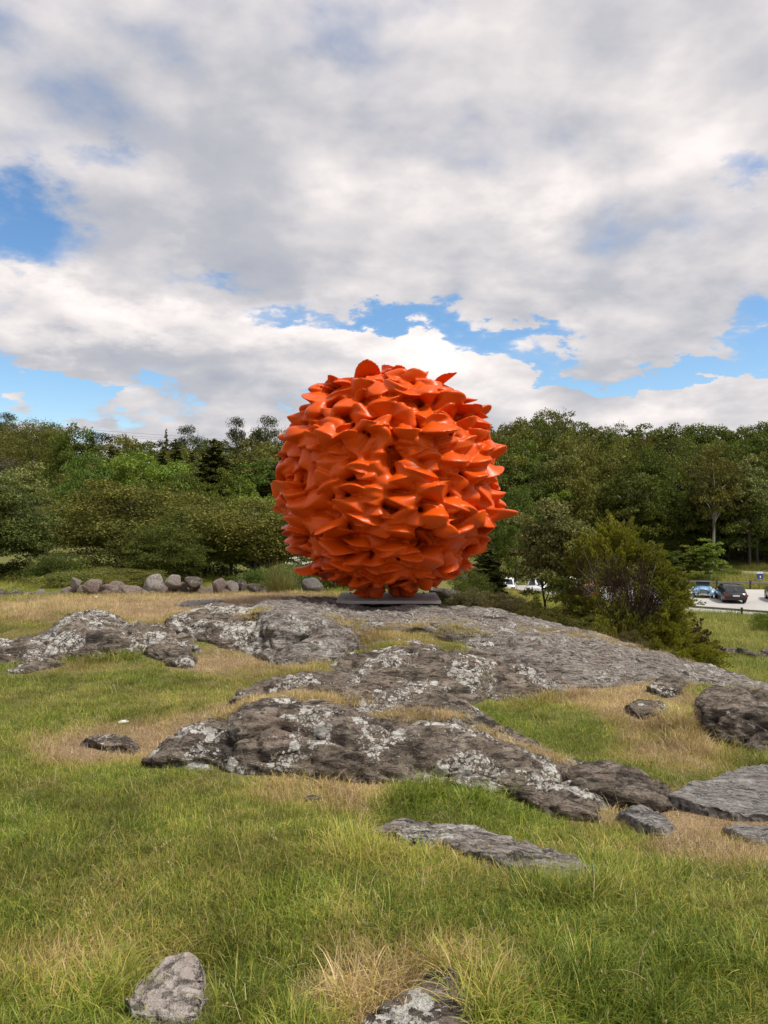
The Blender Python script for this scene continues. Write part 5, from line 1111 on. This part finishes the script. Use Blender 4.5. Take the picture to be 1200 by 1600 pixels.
# ------------------------------------------------------------------ road, car park, rails, sign
def gravel(name, a, b_, sc=3):
    m, t, b, _ = newmat(name); co = t.new('ShaderNodeTexCoord').outputs['Object']; n = t.noise(co, sc, 6, .7); n2 = t.noise(co, .25, 4)
    setin(t, b, Base_Color=t.mix(t.step(n2, .35, .65, 0, .5), t.mix(n, a, b_), tuple(q * .8 for q in a)), Roughness=.95); bump(t, b, n, .5, .03); return m
M['gravel'] = gravel('pale gravel', (.36, .35, .33), (.50, .49, .47)); M['asphalt'] = gravel('worn road', (.22, .215, .205), (.33, .32, .30))
pv = [(x, y, PARKZ) for x, y in PARK] + [(x, y, PARKZ - .4) for x, y in PARK]; k = len(PARK)
tag(mk('car_park', pv, [list(range(k))] + [[i, i + k, (i + 1) % k + k, (i + 1) % k] for i in range(k)], M['gravel'], smooth=False), 'pale gravel car park in the valley', kind='structure')
rv = []; Rp = catmull(ROAD, 60)
for i, p in enumerate(Rp):
    t_ = Rp[min(i + 1, 59)] - Rp[max(i - 1, 0)]; nn = np.array([-t_[1], t_[0]]) / np.hypot(t_[0], t_[1]); 
    for s in (-2.1, 2.1): rv.append((p[0] + nn[0] * s, p[1] + nn[1] * s, p[2] + .06))
    for s in (-2.1, 2.1): rv.append((p[0] + nn[0] * s, p[1] + nn[1] * s, p[2] - .4))
rf = []
for i in range(59): a = i * 4; b = a + 4; rf += [[a, a + 1, b + 1, b], [a + 2, a, b, b + 2], [a + 1, a + 3, b + 3, b + 1]]
tag(mk('road', rv, rf, M['asphalt'], smooth=False), 'narrow road along the foot of the wooded hill', kind='structure')
def rail_fence(pts, label, hgt=.5, gap=3.0):
    root = empty('rail_fence', (pts[0][0], pts[0][1], PARKZ)); tag(root, label, 'fence'); o = Vector(root.location)
    for (x0, y0), (x1, y1) in zip(pts[:-1], pts[1:]):
        L = math.hypot(x1 - x0, y1 - y0); n = max(1, int(L / gap)); a = math.atan2(y1 - y0, x1 - x0)
        for i in range(n + 1):
            x = x0 + (x1 - x0) * i / n; y = y0 + (y1 - y0) * i / n; MB().box((x - o.x, y - o.y, hgt * .5 + .02), (.14, .14, hgt + .34), a).build('post', M['dark_wood'], root)
            if i < n:
                xm = x + (x1 - x0) / n * .5; ym = y + (y1 - y0) / n * .5; MB().box((xm - o.x, ym - o.y, hgt), (L / n - .15, .09, .16), a).build('rail', M['timber'], root)
rail_fence([(10, 66.6), (22, 58.9), (30, 52.9), (44, 50.5)], 'low timber rail along the near edge of the car park', .42, 4)
rail_fence([(44, 74.9), (36, 75.6), (6, 82.8)], 'low timber rail along the grassy bank behind the parked cars', .62, 3)
sx, sy = at(1187, 75.6), 75.6; sg = empty('road_sign', (sx, sy, gz(sx, sy))); tag(sg, 'small blue and white sign on a thin grey post behind the cars', 'sign')
MB().tube([(0, 0, -.3), (0, 0, 2.0)], .035, 8).build('post', M['steel'], sg); M['sign_blue'] = simple('sign blue', (.03, .05, .22), .5); M['white'] = simple('white paint', (.75, .75, .73), .5)
MB().box((0, -.05, 1.28), (.58, .03, .52)).build('sign_panel', M['sign_blue'], sg); MB().box((0, -.05, 1.64), (.58, .03, .18)).build('sign_header', M['white'], sg)
MB().box((.03, -.072, 1.22), (.10, .012, .22)).build('sign_mark', M['white'], sg)
# ------------------------------------------------------------------ vehicles
M['glass'] = simple('dark glass', (.02, .025, .03), .08, 0, 0, .3); M['tyre'] = simple('tyre', (.015, .015, .015), .8); M['rim'] = simple('alloy rim', (.45, .45, .46), .3, .8); M['plastic'] = simple('black trim', (.02, .02, .02), .5)
M['tail'] = simple('red tail lamp', (.30, .01, .01), .25); M['lamp'] = simple('headlamp', (.7, .72, .75), .12, .3, 0, .5); M['plate'] = simple('number plate', (.72, .72, .70), .5); M['chrome'] = simple('chrome', (.6, .6, .62), .15, 1, 0)
def paint(n, c, r=.25): M[n] = simple(n, c, r, .1, .05, .6); return n
def loft(secs, cap=True):
    n = len(secs[0]); mb = MB(); v = [p for s in secs for p in s]; f = []
    for i in range(len(secs) - 1):
        for j in range(n - 1): a = i * n + j; f.append([a, a + 1, a + n + 1, a + n])
    if cap: f.append(list(range(n))[::-1]); f.append([(len(secs) - 1) * n + j for j in range(n)])
    return mb.add(v, f)
def wheel(root, x, y, R=.33, w=.22):
    wm = MB(); wm.tube([(x - w / 2, y, R), (x - w / 2 + .03, y, R), (x + w / 2 - .03, y, R), (x + w / 2, y, R)], [R * .93, R, R, R * .93], 20); wh = wm.build('wheel', M['tyre'], root)
    s = 1 if x > 0 else -1; xo = x + s * (w / 2 + .004); rm = MB(); rm.tube([(xo, y, R), (xo + s * .012, y, R)], [R * .66, R * .60], 16)
    for k in range(5):
        an = k * 1.2566; rm.box((xo + s * .014, y + math.sin(an) * R * .33, R + math.cos(an) * R * .33), (.02, .05, .05), 0)
    rm.build('rim', M['rim'], wh)
def car(x, y, head, label, pt, L=4.8, Wd=1.84, Hh=1.46, kind='estate', cat='car', z=PARKZ):
    root = empty('parked_car', (x, y, z), -rad(head)); tag(root, label, cat, 'cars in the car park'); W2 = Wd / 2; hl = L / 2; belt = .62 * Hh
    prof = [(-hl, .42, .55, .82), (-hl + .06, .30, belt - .08, .93), (-hl + .45, .22, belt, 1), (-hl * .3, .2, belt, 1), (hl * .3, .2, belt - .02, 1), (hl * .45, .2, belt - .06, .99), (hl * .8, .22, belt - .17, .95), (hl - .10, .28, belt - .30, .86), (hl, .36, belt - .42, .76)]
    secs = []
    for yy, z0, zt, wf in prof:
        w = W2 * wf; secs.append([(-w * .93, yy, z0), (-w, yy, z0 + (zt - z0) * .3), (-w, yy, zt - (zt - z0) * .28), (-w * .93, yy, zt), (-w * .5, yy, zt + .02), (0, yy, zt + .03), (w * .5, yy, zt + .02), (w * .93, yy, zt), (w, yy, zt - (zt - z0) * .28), (w, yy, z0 + (zt - z0) * .3), (w * .93, yy, z0)])
    b = loft(secs).build('body', M[pt], root, True)
    rear = {'estate': -hl + .28, 'suv': -hl + .22, 'hatch': -hl + .2, 'coupe': -hl + .5}[kind]; rl = {'estate': .55, 'suv': .35, 'hatch': .45, 'coupe': 1.1}[kind]
    gh = [(rear, belt - .02, .90, .90), (rear + rl, Hh - .04, .74, .90), (-hl * .1, Hh, .74, .92), (hl * .12, Hh - .02, .74, .92), (hl * .44, belt - .05, .84, .88)]
    cs = [[(-W2 * wb, yy, belt - .10), (-W2 * wt, yy, zt), (0, yy, zt + .02), (W2 * wt, yy, zt), (W2 * wb, yy, belt - .10)] for yy, zt, wt, wb in gh]
    loft(cs).build('cabin', M[pt], root, True)
    def pane(nm, q, off, m='glass'):
        q = [Vector(p) for p in q]; n = (q[1] - q[0]).cross(q[2] - q[0]).normalized(); n = n if n.dot(Vector(off)) > 0 else -n
        a = [p + n * .012 for p in q]; c = [p - n * .01 for p in q]; MB().add(a + c, [(0, 1, 2, 3), (7, 6, 5, 4), (0, 4, 5, 1), (1, 5, 6, 2), (2, 6, 7, 3), (3, 7, 4, 0)]).build(nm, M[m], root)
    def lerp(a, b_, t_): return Vector(a).lerp(Vector(b_), t_)
    r0, r1 = cs[0], cs[1]; pane('rear_window', [lerp(r0[1], r1[1], .12) + Vector((.10, 0, 0)), lerp(r0[3], r1[3], .12) - Vector((.10, 0, 0)), lerp(r0[3], r1[3], .9) - Vector((.1, 0, 0)), lerp(r0[1], r1[1], .9) + Vector((.1, 0, 0))], (0, -1, .4))
    f0, f1 = cs[3], cs[4]; pane('windscreen', [lerp(f0[1], f1[1], .06) + Vector((.08, 0, 0)), lerp(f0[3], f1[3], .06) - Vector((.08, 0, 0)), lerp(f0[3], f1[3], .95) - Vector((.08, 0, 0)), lerp(f0[1], f1[1], .95) + Vector((.08, 0, 0))], (0, 1, .4))
    for s in (-1, 1):
        for ya, yb, ka, kb in ((rear + rl * .55, -hl * .22, .55, 1), (-hl * .19, hl * .12, 1, 1), (hl * .14, hl * .34, 1, .42)):
            wb = W2 * .905; wt = W2 * .75; pane('side_window', [(s * wb, ya + (.0 if ka == 1 else -.05), belt + .02), (s * wb, yb, belt + .02), (s * (wb + (wt - wb) * .88 * kb), yb, belt + (Hh - belt) * .84 * kb), (s * (wb + (wt - wb) * .88 * ka), ya + .05, belt + (Hh - belt) * .84 * ka)], (s, 0, .2))
        wheel(root, s * (W2 - .12), -hl * .58); wheel(root, s * (W2 - .12), hl * .62)
        MB().box((s * W2 * .80, -hl + .035, belt - .22), (.34, .09, .14)).build('tail_lamp', M['tail'], root); MB().box((s * W2 * .62, hl - .06, belt - .42), (.36, .12, .13)).build('headlamp', M['lamp'], root)
        MB().box((s * (W2 + .07), hl * .30, belt + .02), (.16, .10, .12)).build('wing_mirror', M[pt], root)
    MB().box((0, -hl - .005, .40), (Wd * .84, .08, .20)).build('rear_bumper', M['plastic'], root); MB().box((0, -hl + .01, belt - .24), (.52, .08, .12)).build('number_plate', M['plate'], root)
    MB().box((0, hl - .02, .52), (.9, .06, .2)).build('grille', M['plastic'], root); return root
car(29.5, 65.6, 13, 'black estate car parked with its rear to the viewer', paint('black paint', (.012, .012, .014)), 4.9, 1.88, 1.44)
car(33.9, 65.6, 12, 'grey green sport utility car cut by the right edge of the picture', paint('sage paint', (.12, .14, .13), .35), 4.6, 1.88, 1.66, 'suv')
car(27.5, 73.6, 14, 'teal blue hatchback mostly hidden behind the pale blue roadster', paint('teal paint', (.06, .16, .19), .3), 4.0, 1.75, 1.5, 'hatch')
car(11.4, 71.6, 12, 'white hatchback farthest left in the car park behind the brush', paint('white car paint', (.70, .71, .72)), 4.3, 1.8, 1.52, 'hatch')
car(14.1, 71.0, 12, 'white estate car seen through the rowan leaves', 'white car paint', 4.8, 1.84, 1.48, 'estate')
car(16.8, 70.2, 12, 'white sport utility car behind the right half of the rowan', 'white car paint', 4.5, 1.86, 1.64, 'suv')
car(17.4, 65.5, 14, 'dull red hatchback half hidden between the rowan and the big juniper', paint('red paint', (.28, .06, .05), .3), 4.0, 1.76, 1.46, 'hatch')
def roadster(x, y, head):
    p = paint('pale blue paint', (.22, .42, .66), .25); root = empty('parked_roadster', (x, y, PARKZ), -rad(head)); tag(root, 'pale blue open roadster with dark grille facing the viewer', 'car', 'cars in the car park')
    secs = []
    for yy, z0, zt, w in [(-2.0, .4, .62, .50), (-1.7, .28, .86, .66), (-.9, .22, .92, .72), (-.1, .22, .86, .70), (.6, .22, .92, .58), (1.4, .24, .86, .46), (1.85, .30, .78, .38), (1.95, .34, .70, .34)]:
        secs.append([(-w, yy, z0), (-w, yy, zt * .75), (-w * .75, yy, zt), (0, yy, zt + .04), (w * .75, yy, zt), (w, yy, zt * .75), (w, yy, z0)])
    loft(secs).build('body', M[p], root, True)
    MB().box((0, -.55, .90), (1.05, .95, .06)).build('cockpit', M['plastic'], root)
    for s in (-1, 1):
        fs = []
        for yy, z0, zt in [(2.0, .36, .46), (1.85, .40, .66), (1.4, .52, .78), (.95, .45, .70), (.4, .26, .40), (-.6, .22, .32), (-.95, .45, .66), (-1.4, .52, .76), (-1.85, .40, .60), (-2.0, .35, .40)]:
            fs.append([(s * .48, yy, z0), (s * .48, yy, zt), (s * .66, yy, zt + .03), (s * .84, yy, zt - .04), (s * .86, yy, z0)])
        loft(fs).build('fender', M[p], root, True); wheel(root, s * .72, 1.35, .33, .17); wheel(root, s * .72, -1.4, .33, .17)
        hm = MB(); hm.tube([(s * .52, 1.72, .78), (s * .52, 1.95, .78), (s * .52, 1.99, .78)], [.07, .13, .115], 12); hl_ = hm.build('headlight', M[p], root, True); MB().tube([(s * .52, 1.992, .78), (s * .52, 2.01, .78)], .10, 12).build('lens', M['lamp'], hl_)
        MB().box((s * .30, -.75, 1.0), (.42, .16, .52)).build('seat', M['plastic'], root)
    g = MB().box((0, 1.97, .56), (.60, .05, .40)).build('grille', M['plastic'], root); 
    for k in range(5): MB().box((0, 2.005, .42 + k * .07), (.54, .016, .02)).build('grille_bar', M['chrome'], g)
    MB().box((0, 2.06, .30), (1.4, .06, .09)).build('bumper', M['chrome'], root); MB().box((0, 2.10, .34), (.50, .02, .12)).build('number_plate', M['plate'], root)
    ws = MB().box((0, .18, 1.14), (1.12, .02, .34)).build('windscreen', M['glass'], root); fr = MB(); fr.tube([(-.58, .18, .9), (-.56, .16, 1.33), (.56, .16, 1.33), (.58, .18, .9)], .02, 5); fr.build('frame', M['chrome'], ws)
roadster(28.7, 69.3, 200)
# ------------------------------------------------------------------ power line, far house, walkers
pw = empty('power_line', (-45, 130, 19)); tag(pw, 'pair of thin overhead cables crossing the sky above the left ridge', 'power line'); M['cable'] = simple('cable', (.14, .15, .17), .6)
for dz, dx in ((0, 0), (-.55, 0), (-.95, .6)):
    pts = [(-75 + 90 * i / 24 + dx, 20 * (i / 24), 3.9 - 7.2 * (i / 24) - .9 * math.sin(math.pi * i / 24) + dz) for i in range(25)]; MB().tube(pts, .028, 4).build('cable', M['cable'], pw)
hx, hy = at(-8, 178), 178; hz = topz(752, 178) - 1.0
hs = empty('house', (hx, hy, hz), .1); tag(hs, 'grey timber house corner with white base among the trees at the left edge', 'house'); M['boards'] = simple('grey boards', (.16, .155, .15), .8)
MB().box((0, 0, -2.2), (10, 7, 6)).build('foundation', M['white'], hs); wb = empty('wall', (0, 0, 0)); wb.parent = hs
for i in range(12): MB().box((0, -3.56 + .0, 1.0 + i * .28), (10, .10 + .03 * (i % 2), .24)).build('board', M['boards'], wb)
MB().box((0, 0, 2.55), (9.9, 6.9, 3.4)).build('wall_core', M['boards'], hs)
rfm = MB().add([(-5.4, -4, 4.2), (5.4, -4, 4.2), (5.4, 4, 4.2), (-5.4, 4, 4.2), (-5.4, 0, 6.6), (5.4, 0, 6.6)], [(0, 1, 5, 4), (2, 3, 4, 5), (1, 2, 5), (3, 0, 4), (3, 2, 1, 0)]); rfm.build('roof', M['dark_wood'], hs)
M['skin'] = simple('skin', (.45, .28, .20), .6); M['cloth_pale'] = simple('pale shirt', (.62, .52, .47), .9); M['cloth_white'] = simple('white shirt', (.72, .72, .66), .9); M['cloth_tan'] = simple('tan trousers', (.40, .33, .25), .9); M['hair'] = simple('hair', (.12, .08, .05), .8)
def person(x, y, top, legs, label, walk=.18, face=0.3):
    z = gz(x, y); root = empty('person', (x, y, z), face); tag(root, label, 'person')
    V = [(0, 0, .93), (0, 0, 1.15), (0, .01, 1.40), (0, .02, 1.52), (0, .03, 1.60), (0, .03, 1.72), (.09, 0, .90), (.11, walk, .50), (.11, walk * .7, .09), (.11, walk * .7 + .12, .04), (-.09, 0, .90), (-.11, -walk * .5, .49), (-.11, -walk * 1.3, .10), (-.11, -walk * 1.3 + .12, .05),
         (.17, 0, 1.42), (.23, -.06, 1.15), (.22, .06, .92), (.21, .10, .84), (-.17, 0, 1.42), (-.23, .05, 1.15), (-.22, .12, .92), (-.21, .16, .84)]
    E = [(0, 1), (1, 2), (2, 3), (3, 4), (4, 5), (0, 6), (6, 7), (7, 8), (8, 9), (0, 10), (10, 11), (11, 12), (12, 13), (2, 14), (14, 15), (15, 16), (16, 17), (2, 18), (18, 19), (19, 20), (20, 21)]
    R = [.14, .13, .15, .055, .085, .09, .09, .065, .045, .04, .09, .065, .045, .04, .06, .045, .035, .035, .06, .045, .035, .035]
    me = bpy.data.meshes.new('body'); me.from_pydata(V, E, []); ob = bpy.data.objects.new('body', me); COL.objects.link(ob); md = ob.modifiers.new('skin', 'SKIN'); md.use_smooth_shade = True; sb = ob.modifiers.new('sub', 'SUBSURF'); sb.levels = sb.render_levels = 1
    for i, r_ in enumerate(R): me.skin_vertices[0].data[i].radius = (r_, r_ * .8)
    me.skin_vertices[0].data[0].use_root = True
    dg = bpy.context.evaluated_depsgraph_get(); m2 = bpy.data.meshes.new_from_object(ob.evaluated_get(dg)); ob.modifiers.clear(); ob.data = m2; ob.parent = root; m2.materials.clear()
    for q in (top, legs, 'skin'): m2.materials.append(M[q])
    for p in m2.polygons: c = p.center; p.material_index = 2 if (c.z > 1.5 or (abs(c.x) > .17 and c.z < .95)) else (1 if c.z < .95 else 0)
    h = MB(); h.tube([(0, .02, 1.66), (0, .02, 1.74), (0, .02, 1.79)], [.115, .11, .05], 10); h.build('hair', M['hair'], root, True)
person(at(73, 138), 138, 'cloth_pale', 'cloth_tan', 'small distant walker in pale pinkish shirt on the meadow path'); person(at(66.5, 140), 140, 'cloth_white', 'cloth_tan', 'small distant walker in white shirt just left of the pink shirted one', .1, .8)
